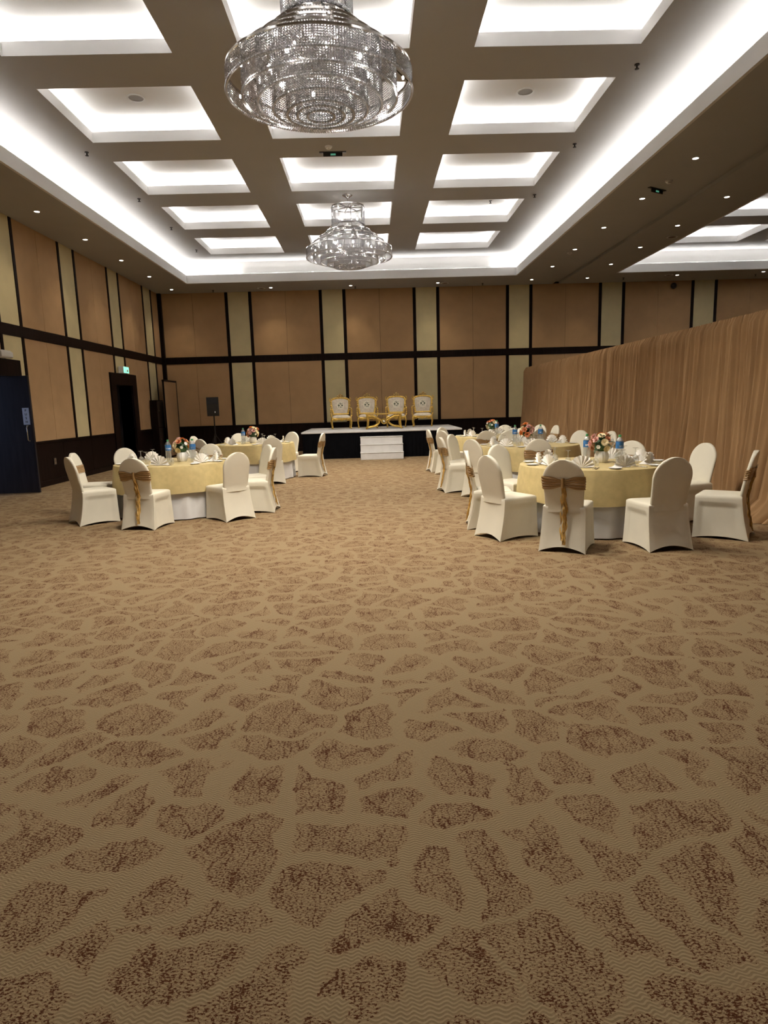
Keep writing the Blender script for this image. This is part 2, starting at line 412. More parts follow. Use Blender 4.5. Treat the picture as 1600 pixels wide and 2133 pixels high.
# ------------------------------------------------------------------ walls
def panel(parent, m, x0, x1, z0, z1, side, proud=0.018):
    g = 0.004
    if side == 'back': b = MB().box(x0 + g, x1 - g, YB - proud, YB + 0.01, z0 + g, z1 - g, 0.005)
    else: b = MB().box(XL - 0.01, XL + proud, x0 + g, x1 - g, z0 + g, z1 - g, 0.005)
    return b.build('fabric_panel', m, parent)
wb = struct(MB().box(XL - 0.4, XR + 0.2, YB, YB + 0.2, 0, HT + 0.6).build('wall_back', 'wood'), 'far wall of brown and cream fabric panels in dark wood framing', 'wall')
k = -1
edges = []
while True:
    bx0 = SX + k * SP + SW if k >= 0 else XL + 0.13
    bx1 = SX + (k + 1) * SP
    if bx0 > XR: break
    bx1 = min(bx1, XR)
    for z0, z1 in ((ZW, ZB0), (ZB1, HC + 0.02)):
        mid = (bx0 + bx1) / 2 if k >= 0 else (XL + bx1) / 2 + 0.03
        panel(wb, 'fabric', bx0, mid, z0, z1, 'back'); panel(wb, 'fabric', mid, bx1, z0, z1, 'back')
        cx0 = bx1 + SG; cx1 = bx1 + SW - SG
        if cx1 < XR: panel(wb, 'cream', cx0, cx1, z0, z1, 'back')
    for a in (bx1, bx1 + SW - SG):
        if a + SG < XR: box_obj('batten', 'wood', wb, a + 0.003, a + SG - 0.003, YB - 0.03, YB + 0.01, ZW, HC + 0.02, 0.004)
    box_obj('wainscot_panel', 'wood', wb, bx0 - 0.0, min(bx1 + SW, XR) - 0.008, YB - 0.026, YB + 0.01, 0.12, ZW - 0.05, 0.006)
    k += 1
box_obj('belt_rail', 'wood', wb, XL + 0.13, XR, YB - 0.034, YB + 0.01, ZB0, ZB1, 0.006)
box_obj('dado_cap', 'wood', wb, XL + 0.13, XR, YB - 0.04, YB + 0.01, ZW - 0.05, ZW, 0.006)
box_obj('skirting', 'wood', wb, XL + 0.13, XR, YB - 0.034, YB + 0.01, 0.0, 0.12, 0.006)
box_obj('corner_post', 'wood', wb, XL, XL + 0.13, YB - 0.13, YB + 0.01, 0, HC + 0.02, 0.006)

D1 = (11.75, 13.13); D2 = (18.41, 19.67); REV = 0.42
ws = MB()
ys = [YF - 0.2, D1[0], D1[1], D2[0], D2[1], YB]
for i in range(5):
    if i in (1, 3): ws.box(XL - REV, XL, ys[i], ys[i + 1], 2.28, HT + 0.6)
    else: ws.box(XL - REV, XL, ys[i], ys[i + 1], 0, HT + 0.6)
wl = struct(ws.build('wall_left', 'wood'), 'left wall of brown and cream fabric panels with dark wood dado', 'wall')
CAS = [(D1[0] - 0.35, D1[1] + 0.356, 2.585), (D2[0] - 0.35, D2[1] + 0.35, 2.575)]
def lpanel(m, y0, y1, z0, z1):
    segs = [(y0, y1, z0, z1)]
    if z0 < 2.5:
        for c0, c1, ch_ in CAS:
            out = []
            for a, b, p, q in segs:
                if b <= c0 or a >= c1 or p >= ch_: out.append((a, b, p, q)); continue
                out.append((a, b, ch_, q))
                if a < c0: out.append((a, c0, p, ch_))
                if b > c1: out.append((c1, b, p, ch_))
            segs = out
    segs = [g for g in segs if g[1] - g[0] > 0.02]
    if len(segs) == 1: panel(wl, m, *segs[0], 'left')
    elif segs:
        mb = MB(); g = 0.004
        for a, b, p, q in segs: mb.box(XL - 0.01, XL + 0.018, max(a, y0 + g), min(b, y1 - g), max(p, z0 + g), min(q, z1 - g))
        mb.build('fabric_panel', m, wl)
k = -6
while True:
    a = LY + k * LP; b0 = a + SW; b1 = min(a + LP, YB - 0.13)
    if a > YB: break
    for z0, z1 in ((ZW, ZB0), (ZB1, HC + 0.02)):
        lpanel('cream', a + SG, b0 - SG, z0, z1)
        mid = (b0 + a + LP) / 2
        if b1 > mid: lpanel('fabric', b0, mid, z0, z1); lpanel('fabric', mid, b1, z0, z1)
        else: lpanel('fabric', b0, b1, z0, z1)
    for s in (a, b0 - SG):
        zlo = ZW
        for c0, c1, ch_ in CAS:
            if s + SG > c0 and s < c1: zlo = ch_
        box_obj('batten', 'wood', wl, XL - 0.01, XL + 0.03, s + 0.003, s + SG - 0.003, zlo, HC + 0.02, 0.004)
    k += 1
box_obj('belt_rail', 'wood', wl, XL - 0.01, XL + 0.034, YF, YB - 0.13, ZB0, ZB1, 0.006)
segs = [(YF, CAS[0][0]), (CAS[0][1], CAS[1][0]), (CAS[1][1], YB - 0.13)]
for a, b in segs:
    box_obj('dado_cap', 'wood', wl, XL - 0.01, XL + 0.04, a, b, ZW - 0.05, ZW, 0.006)
    box_obj('skirting', 'wood', wl, XL - 0.01, XL + 0.034, a, b, 0, 0.12, 0.006)
    n = max(1, round((b - a) / 1.4))
    for i in range(n):
        box_obj('wainscot_panel', 'wood', wl, XL - 0.01, XL + 0.024, a + (b - a) * i / n + 0.004, a + (b - a) * (i + 1) / n - 0.004, 0.12, ZW - 0.05, 0.006)
for i, (c0, c1, ch_) in enumerate(CAS):
    d = (D1, D2)[i]
    t = MB()
    t.box(XL - REV, XL + 0.06, c0, d[0], 0, ch_, 0.006); t.box(XL - REV, XL + 0.06, d[1], c1, 0, ch_, 0.006); t.box(XL - REV, XL + 0.06, d[0], d[1], 2.26, ch_, 0.006)
    struct(t.build('trim_%d' % (i + 1), 'wood'), ('dark wood door surround at the left edge, around the open door' if i == 0 else 'dark wood door surround under the green exit sign'), 'door frame')
struct(MB().box(XR, XR + 0.2, YF - 0.2, YB + 0.2, 0, HT + 0.6).build('wall_right', 'shell'), 'plain brown wall at the far right, behind the curtain', 'wall')
struct(MB().box(XL - 0.4, XR + 0.2, YF - 0.2, YF, 0, HT + 0.6).build('wall_front_added', 'shell'), 'plain brown wall added behind the viewpoint to limit light', 'wall')  # unseen wall added close behind the camera to cut light from there
# lobby outside the open door
lb = MB(); X0 = XL - 3.2
lb.box(X0 - 0.1, X0, 9.0, 15.0, 0, 3.0); lb.box(X0, XL - REV, 8.9, 9.0, 0, 3.0); lb.box(X0, XL - REV, 15.0, 15.1, 0, 3.0); lb.box(X0, XL - REV, 9, 15, 3.0, 3.1)
struct(lb.build('wall_lobby', 'paint'), 'pale lobby walls beyond the open door at left', 'wall')
ld = bpy.data.lights.new('lobby_daylight', 'AREA'); ld.shape = 'RECTANGLE'; ld.size = 2.2; ld.size_y = 2.2; ld.energy = DAY_W; ld.color = (0.45, 0.6, 1.0)
lo = bpy.data.objects.new('lobby_daylight', ld); COL.objects.link(lo); lo.location = (X0 + 0.15, 11.0, 1.6)
lo.rotation_euler = Vector((1, 0.35, -0.15)).to_track_quat('-Z', 'Y').to_euler()

# ------------------------------------------------------------------ doors
def letters(txt, size, name, m, parent, fn, align='CENTER', bold=0.0):
    cu = bpy.data.curves.new('text', 'FONT'); cu.body = txt; cu.size = size; cu.align_x = align; cu.extrude = 0.0008; cu.offset = bold
    t = bpy.data.objects.new('text', cu); COL.objects.link(t)
    bpy.context.view_layer.update()
    me0 = t.evaluated_get(bpy.context.evaluated_depsgraph_get()).to_mesh()
    vs = [fn(v.co.x, v.co.y, v.co.z) for v in me0.vertices]; fs = [tuple(p.vertices) for p in me0.polygons]
    bpy.data.objects.remove(t); bpy.data.curves.remove(cu)
    mb = MB(); mb.add(vs, fs)
    return mb.build(name, m, parent)
d1 = thing('door_1', 'dark open door leaf with push plate and chrome pull at the left edge', 'door', (XL - REV + 0.03, 12.87, 0.0)); d1['kind'] = 'structure'
LW = 0.86
MB().box(0, LW, 0, 0.05, 0.012, 2.255, 0.004).build('door_leaf', 'door', d1)
MB().box(0.05, LW - 0.03, -0.004, 0.001, 0.03, 0.98, 0.0015).build('kick_panel', 'door', d1)
pp = MB().box(LW - 0.165, LW - 0.04, -0.004, 0.001, 1.33, 1.65, 0.0015).build('push_plate', 'plate', d1)
for i, chx in enumerate('PUSH'):
    letters(chx, 0.06, 'lettering', 'black_print', pp, lambda x, y, z, i=i: (LW - 0.1025 + x, -0.0052 - z, 1.58 - i * 0.072 + y), bold=0.001)
hb = MB(); hx = LW - 0.09
hb.tube([(hx, 0, 1.31), (hx, -0.035, 1.305), (hx, -0.05, 1.28), (hx, -0.05, 1.05), (hx, -0.035, 1.025), (hx, 0, 1.02)], 0.011, 10)
hb.lathe([(0.022, -0.006), (0.022, 0.006)], 14, (hx, -0.004, 1.31)); hb.lathe([(0.022, -0.006), (0.022, 0.006)], 14, (hx, -0.004, 1.02))
hb.build('pull_handle', 'steel', d1, True)
d2 = thing('door_2', 'closed dark door with narrow glass slit under the exit sign', 'door', (XL - REV + 0.06, (D2[0] + D2[1]) / 2, 0)); d2['kind'] = 'structure'
hw = (D2[1] - D2[0]) / 2 - 0.004
for s in (-1, 1):
    y0, y1 = (-hw, -0.003) if s < 0 else (0.003, hw)
    lf = MB().box(-0.03, 0.02, y0, y1, 0.012, 2.25, 0.004).build('door_leaf', 'door', d2)
    yc = -0.14 if s < 0 else 0.14
    box_obj('glass_slit', 'slit', lf, 0.019, 0.023, yc - 0.04, yc + 0.04, 1.12, 1.95)
    box_obj('kick_plate', 'dark_metal', lf, 0.019, 0.023, y0 + 0.05, y1 - 0.05, 0.1, 0.85)
    MB().tube([(0.02, yc * 0.4, 1.2), (0.07, yc * 0.4, 1.2), (0.07, yc * 0.4, 0.95), (0.02, yc * 0.4, 0.95)], 0.01, 8).build('pull_handle', 'steel', lf)

# exit signs
def exit_box(name, label, loc, rot, w=0.34, h=0.17, d=0.1):
    t = thing(name, label, 'exit sign', loc, rot)
    MB().box(-d / 2, d / 2, -w / 2, w / 2, 0, h, 0.008).build('housing', 'white_plastic', t)
    f = MB().box(-w * 0.0 + d / 2 - 0.002, d / 2 + 0.004, -w / 2 + 0.012, w / 2 - 0.012, 0.012, h - 0.012, 0.002).build('lit_face', 'exit_green', t)
    m = MB(); X = d / 2 + 0.005
    m.add([(X, 0.02, 0.05), (X, 0.10, 0.05), (X, 0.10, 0.03), (X, 0.15, 0.08), (X, 0.10, 0.13), (X, 0.10, 0.11), (X, 0.02, 0.11)], [tuple(range(7))])
    m.ball((X - 0.004, -0.07, 0.128), 0.012, 8, 4); m.tube([(X, -0.07, 0.11), (X, -0.06, 0.075), (X, -0.03, 0.06), (X, -0.03, 0.035)], 0.006, 6); m.tube([(X, -0.06, 0.075), (X, -0.09, 0.055), (X, -0.12, 0.05)], 0.006, 6)
    m.build('pictogram', 'print', f)
    return t
exit_box('exit_sign', 'small lit green exit sign on top of the dark door surround', (XL + 0.10, 18.95, 2.575), 0, d=0.14, w=0.42, h=0.19)
t = thing('emergency_light', 'pale grey emergency light box above the open door at left edge', 'light', (XL + 0.12, 12.72, 2.585))
MB().box(-0.11, 0.11, -0.2, 0.2, 0, 0.12, 0.02).build('housing', 'white_plastic', t); MB().box(-0.09, 0.09, -0.17, 0.17, 0.12, 0.135, 0.005).build('cover', 'white_plastic', t)

# wall fittings
t = thing('wall_outlet', 'pale double wall socket low on the dark dado of the left wall', 'socket', (XL + 0.024, 14.53, 0.42))
MB().box(0, 0.012, -0.06, 0.06, 0, 0.15, 0.004).build('plate', 'dark_metal', t)
for z in (0.012, 0.08): MB().box(0.011, 0.016, -0.045, 0.045, z, z + 0.058, 0.003).build('socket', 'shell', t)
t = thing('tall_cabinet', 'narrow dark wood cabinet with two doors beside the left corner', 'cabinet', (XL + 0.04, 21.1, 0))
MB().box(0, 0.22, 0, 0.62, 0, 1.85, 0.006).build('body', 'wood', t)
cabm = mat('cabinet_door_veneer', (0.045, 0.03, 0.022), 0.3, var=0.3, scale=4, stretch=(4, 4, 0.5))
for z0, z1 in ((0.06, 0.98), (1.0, 1.82)):
    d = MB().box(0.22, 0.236, 0.01, 0.61, z0, z1, 0.004).build('door', cabm, t)
    MB().ball((0.25, 0.08, (z0 + z1) / 2 + 0.1), 0.018).build('knob', 'steel', d, True)
t = thing('fabric_door_panel', 'tall brown fabric panel with dark edging standing open in the left corner', 'panel', (XL + 0.42, 21.35, 0))
MB().box(-0.025, 0.025, 0.02, 1.36, 0.0, 2.47, 0.004).build('core', 'wood', t)
MB().box(0.022, 0.034, 0.04, 1.30, 0.06, 2.43, 0.004).build('fabric_face', 'fabric', t)
MB().box(-0.03, 0.038, 0.0, 1.38, 2.43, 2.49, 0.004).build('top_edge', 'wood', t)
MB().box(-0.03, 0.038, 1.30, 1.38, 0.0, 2.43, 0.004).build('side_edge', 'wood', t)
t = thing('dome_camera', 'small dark dome camera high on the far wall above the curtain', 'camera', (10.35, YB - 0.03, 5.18), (radians(90), 0, 0))
MB().lathe([(0.10, 0), (0.10, 0.03)], 20).build('base', 'dark_metal', t); MB().ball((0, 0, 0.03), 0.085, 14, 8).build('dome', 'plastic', t, True)

# ------------------------------------------------------------------ ceiling fittings
dl_ring = MB().lathe([(0.060, 0.0), (0.062, -0.006), (0.048, -0.008), (0.046, -0.002)], 20, cap=False).mesh('trim_ring', 'white_plastic', True)
dl_lens = MB().lathe([(0.044, -0.004), (0.001, -0.004)], 16, cap=False).mesh('lens', 'lens')
spot_d = bpy.data.lights.new('downlight_beam', 'SPOT'); spot_d.energy = DOWN_W; spot_d.spot_size = radians(86); spot_d.spot_blend = 1.0; spot_d.shadow_soft_size = 0.05; spot_d.color = (1.0, 0.86, 0.68)
def downlight(x, y, label, grp):
    t = thing('downlight', label, 'downlight', (x, y, HC), 0, grp)
    link('trim_ring', dl_ring, t); link('lens', dl_lens, t)
    o = bpy.data.objects.new('downlight_beam', spot_d); COL.objects.link(o); o.parent = t; o.location = (0, 0, -0.03)
for i in range(5): downlight(-6.24, 22.08 - 2.16 * i, 'recessed downlight in the left ceiling border, %s from the far corner' % ORD[i], 'left border downlights')
for i, (x, y) in enumerate([(-3.08, 22.19), (-0.5, 22.19), (2.32, 22.1), (5.33, 21.95), (9.98, 21.8), (12.65, 21.6)]):
    downlight(x, y, 'recessed downlight in the far ceiling border, %s from the left' % ORD[i], 'far border downlights')
for i in range(5): downlight(5.44, 11.4 + 2.13 * i, 'recessed downlight left of the ceiling track, %s from the near end' % ORD[i], 'downlights left of the track')
for i in range(5): downlight(7.12, 13.55 + 2.09 * i, 'recessed downlight right of the ceiling track, %s from the near end' % ORD[i], 'downlights right of the track')
sp_me = MB().lathe([(0.001, 0), (0.035, 0), (0.035, -0.012), (0.012, -0.014), (0.012, -0.05), (0.03, -0.055), (0.03, -0.062), (0.001, -0.066)], 12, cap=False).mesh('sprinkler_head', 'dark_metal', True)
def sprinkler(x, y, z, label): tag(link('sprinkler', sp_me, None, (x, y, z), None, 1.0), label, 'sprinkler', 'ceiling sprinklers')
for i, y in enumerate((12.38, 15.0, 17.3, 19.7)): sprinkler(-4.78, y, HT, 'dark ceiling sprinkler left of the coffers, %s from the near end' % ORD[i])
for i, y in enumerate((9.73, 12.49, 15.36)): sprinkler(3.54 + (0.24 if y > 9 else 0), y, HT, 'dark ceiling sprinkler right of the coffers, %s from the near end' % ORD[i])
for i, x in enumerate((-4.99, -0.36, 3.82, 8.34, 12.66)): sprinkler(x, 22.4 if x < 4 else 22.05, HC, 'dark ceiling sprinkler in the far border, %s from the left' % ORD[i])
for i, (x, y) in enumerate(((3.1, 17.0), (2.95, 19.6))): sprinkler(x, y, HT + ch, ('small sprinkler inside the right coffer of the second row from the back', 'small sprinkler inside the right coffer of the back row')[i])
spk_ring = MB().lathe([(0.14, 0), (0.14, -0.012), (0.115, -0.014), (0.113, -0.004)], 28, cap=False).mesh('rim', 'white_plastic', True)
spk_cone = MB().lathe([(0.113, -0.005), (0.001, -0.005)], 28, cap=False).mesh('grille', mat('speaker_grille', (0.33, 0.32, 0.31), 0.7, var=0.2, scale=200))
for x, y, lab in ((-3.5, 11.24, 'round ceiling speaker in the left coffer of the second row'), (2.62, 11.3, 'round ceiling speaker in the right coffer of the second row')):
    t = thing('ceiling_speaker', lab, 'speaker', (x, y, HT + ch), 0, 'ceiling speakers'); link('rim', spk_ring, t); link('grille', spk_cone, t)
det_me = MB().lathe([(0.001, -0.05), (0.035, -0.05), (0.04, -0.03), (0.06, -0.025), (0.065, 0)], 18, cap=False).mesh('smoke_detector', 'white_plastic', True)
for x, y, z, lab in ((-0.58, 12.36, HT, 'smoke detector beside the green sign on the middle beam'), (5.5, 12.5, HC, 'smoke detector beside the green sign on the right border'), (5.41, 18.15, HC, 'smoke detector far along the border left of the track')):
    tag(link('smoke_detector', det_me, None, (x, y, z)), lab, 'detector', 'smoke detectors')
for x, y, lab in ((7.48, 16.7, 'round flush ceiling vent right of the track'), (-3.4, 22.25, 'round flush ceiling vent in the left part of the far border'), (2.55, 22.15, 'round flush ceiling vent in the middle of the far border'), (9.69, 21.75, 'round flush ceiling vent in the far border over the curtain')):
    t = thing('ceiling_vent', lab, 'vent', (x, y, HC), 0, 'round flush vents')
    MB().lathe([(0.13, 0), (0.13, -0.012), (0.10, -0.016), (0.098, -0.004)], 24, cap=False).build('rim', 'white_plastic', t, True)
    MB().lathe([(0.098, -0.005), (0.001, -0.012)], 24, cap=False).build('diffuser', 'shell', t)
def hang_sign(x, y, z, lab, rot):
    t = thing('hanging_exit_sign', lab, 'exit sign', (x, y, z), rot)
    MB().box(-0.24, 0.24, -0.03, 0.03, -0.012, 0.0, 0.003).build('base_plate', 'dark_metal', t)
    MB().box(-0.17, 0.17, -0.006, 0.006, -0.075, -0.012, 0.003).build('sign_blade', 'dark_metal', t)
    MB().box(-0.04, 0.05, -0.009, 0.009, -0.06, -0.03, 0.002).build('lit_face', 'dim_green', t)
hang_sign(-0.52, 12.62, HT, 'dark hanging exit sign with dim green glow on the middle beam', 0)
hang_sign(5.48, 12.95, HC, 'dark hanging exit sign with dim green glow on the right border', 0.55)
for (x0, x1, lab) in ((-3.88, 3.94, 'long aluminium air grille along the far cove of the main tray'), (8.0, 17.5, 'long aluminium air grille along the far cove of the right tray')):
    t = thing('air_grille', lab, 'grille', (0, TB + 0.14, HC + LIP), 0)
    MB().box(x0, x1, 0.055, 0.10, -0.01, 0.07, 0.004).build('housing', 'white_plastic', t)
    n = int((x1 - x0) / 1.1)
    for i in range(n):
        a = x0 + (x1 - x0) * i / n
        g = MB()
        for j in range(4): g.box(a + 0.03, a + (x1 - x0) / n - 0.03, 0.042, 0.056, 0.002 + j * 0.017, 0.010 + j * 0.017)
        g.build('louvre_section', 'grille', t)

# ------------------------------------------------------------------ chandeliers
def chandelier_meshes():
    R = 0.93
    ring = [1.0, 0.835, 0.673, 0.515, 0.367]
    ztop = [0.155 + 0.120 * i for i in range(5)]       # chrome ring heights over the outer fringe bottom
    zbot = [0.0 - 0.048 * i for i in range(5)]
    bands, beads, balls = [], MB(), MB()
    OCT = [(1, 0, 0), (0, 1, 0), (-1, 0, 0), (0, -1, 0), (0, 0, 1), (0, 0, -1)]
    OF = [(0, 1, 4), (1, 2, 4), (2, 3, 4), (3, 0, 4), (1, 0, 5), (2, 1, 5), (3, 2, 5), (0, 3, 5)]
    def strand(x, y, z0, z1, s=0.0085):
        n = max(2, int((z0 - z1) / 0.022)); dz = (z0 - z1) / n
        for k in range(n):
            z = z0 - dz * (k + 0.5); beads.add([(x + a * s, y + b * s, z + c * s * 1.15) for a, b, c in OCT], OF)
        balls.ball((x, y, z1 - 0.014), 0.0165, 6, 4)
    for i, f in enumerate(ring):
        r = R * f
        m = MB(); h = 0.020
        m.lathe([(r - 0.012, ztop[i]), (r + 0.006, ztop[i]), (r + 0.006, ztop[i] + h), (r - 0.012, ztop[i] + h), (r - 0.012, ztop[i])], 72, cap=False)
        bands.append(m.mesh('chrome_band', 'chrome', True))
        n = int(2 * pi * r / 0.0265)
        for k in range(n):
            a = 2 * pi * k / n; strand(r * cos(a), r * sin(a), ztop[i], zbot[i])
    # inner filling so the underside reads dense
    for rr, zb in ((0.24, -0.20), (0.14, -0.205)):
        n = int(2 * pi * rr / 0.03)
        for k in range(n):
            a = 2 * pi * k / n; strand(rr * cos(a), rr * sin(a), -0.02, zb)
    zc0, zc1 = ztop[4] + 0.0, ztop[4] + 0.38
    rc = 0.355
    n = int(2 * pi * rc / 0.025)
    for k in range(n):
        a = 2 * pi * k / n; strand(rc * cos(a), rc * sin(a), zc1, zc0 + 0.04)
    m = MB().lathe([(rc - 0.012, zc1), (rc + 0.008, zc1), (rc + 0.008, zc1 + 0.02), (rc - 0.012, zc1 + 0.02), (rc - 0.012, zc1)], 60, cap=False)
    bands.append(m.mesh('chrome_band', 'chrome', True))
    fr = MB()
    for k in range(8):
        a = 2 * pi * k / 8
        pts = [(R * ring[i] * cos(a), R * ring[i] * sin(a), ztop[i] + 0.012) for i in range(5)] + [(rc * cos(a), rc * sin(a), zc1)]
        fr.tube(pts, 0.008, 6); fr.tube([(rc * cos(a), rc * sin(a), zc1 + 0.01), (0, 0, zc1 + 0.01)], 0.008, 6)
    frame = fr.mesh('support_frame', 'chrome', True)
    bl = MB().ball((0, 0, 0), 0.018, 8, 6, (1, 1, 1.6)).mesh('bulb', 'bulb', True)
    return bands, beads.mesh('crystal_strands', 'crystal'), balls.mesh('crystal_drops', 'crystal', True), frame, bl, zc1
bands, bead_me, ball_me, frame_me, bulb_me, ZC1 = chandelier_meshes()
fill_spot_l = bpy.data.lights.new('chandelier_fill_spot', 'SPOT'); fill_spot_l.energy = FILL_SPOT_W; fill_spot_l.spot_size = radians(150); fill_spot_l.spot_blend = 0.6; fill_spot_l.shadow_soft_size = 0.012; fill_spot_l.color = (1.0, 0.92, 0.80)  # spots added for overhead light on seats, tables and floor
for x, y, z, lab in ((-0.405, 7.27, 4.66, 'large tiered crystal chandelier hanging overhead, cut by the top edge'), (-0.345, 15.08, 4.72, 'tiered crystal chandelier hanging in the distance before the far wall')):
    t = thing('chandelier', lab, 'chandelier', (x, y, z), 0.2, 'crystal chandeliers')
    for b in bands: link('chrome_band', b, t)
    o = link('crystal_strands', bead_me, t); o['kind'] = 'stuff'
    o = link('crystal_drops', ball_me, t); o['kind'] = 'stuff'
    link('support_frame', frame_me, t)
    top = HT - z
    MB().tube([(0, 0, ZC1), (0, 0, top)], 0.012, 8).build('hanging_rod', 'chrome', t, True)
    MB().lathe([(0.02, top - 0.07), (0.05, top - 0.05), (0.11, top - 0.015), (0.11, top)], 24).build('ceiling_canopy', 'chrome', t, True)
    for k in range(14):
        if k < 6: a, rr, zz = 2 * pi * k / 6, 0.2, ZC1 - 0.22
        else: a, rr, zz = 2 * pi * k / 8, 0.5, 0.20
        p = (rr * cos(a), rr * sin(a), zz)
        link('bulb', bulb_me, t, p)
    for k in range(8):
        a = 2 * pi * (k + 0.5) / 8; p = (0.85 * cos(a), 0.85 * sin(a), 0.05)
        link('bulb', bulb_me, t, p, None, 0.6)  # small extra bulbs added where the fill spots sit
        o = bpy.data.objects.new('chandelier_fill_spot', fill_spot_l); COL.objects.link(o); o.parent = t; o.location = (p[0], p[1], 0.0)

# ------------------------------------------------------------------ stage, steps, thrones, gold table
SH = 0.785
st = thing('stage', 'low stage with white carpeted top and black skirt by the far wall', 'stage', (0.32, 19.05, 0))
MB().box(-2.32, 2.32, 0.0, 3.3, SH - 0.05, SH, 0.008).build('deck', 'stage', st)
sk = MB()
def skirt(u, v):
    per = 3.2 + 4.6 + 3.2; s = u * per; z = (1 - v) * (SH - 0.05)
    d = 0.012 * sin(s * 2 * pi / 0.11) * (0.4 + 0.6 * v)
    if s < 3.2: return (-2.29 + d, 3.2 - s, z)
    if s < 7.8: return (-2.29 + (s - 3.2) * 4.58 / 4.6, 0.04 + d, z)
    return (2.29 + d, 0.04 + s - 7.8, z)
sk.grid(skirt, 420, 4); sk.build('skirt', 'black', st, True)
ss = thing('stage_steps', 'white three-tread step block in front of the stage', 'steps', (0.30, 18.40, 0))
for i, h in enumerate((0.20, 0.415, 0.62)):
    MB().box(-0.60, 0.60, 0.21 * i, 0.64, 0.0 if i == 0 else (0.20, 0.415)[i - 1], h - 0.02, 0.004).build('riser', 'stage', ss)
    MB().box(-0.61, 0.61, 0.21 * i - 0.012, 0.64, h - 0.02, h, 0.005).build('tread', 'stage', ss)

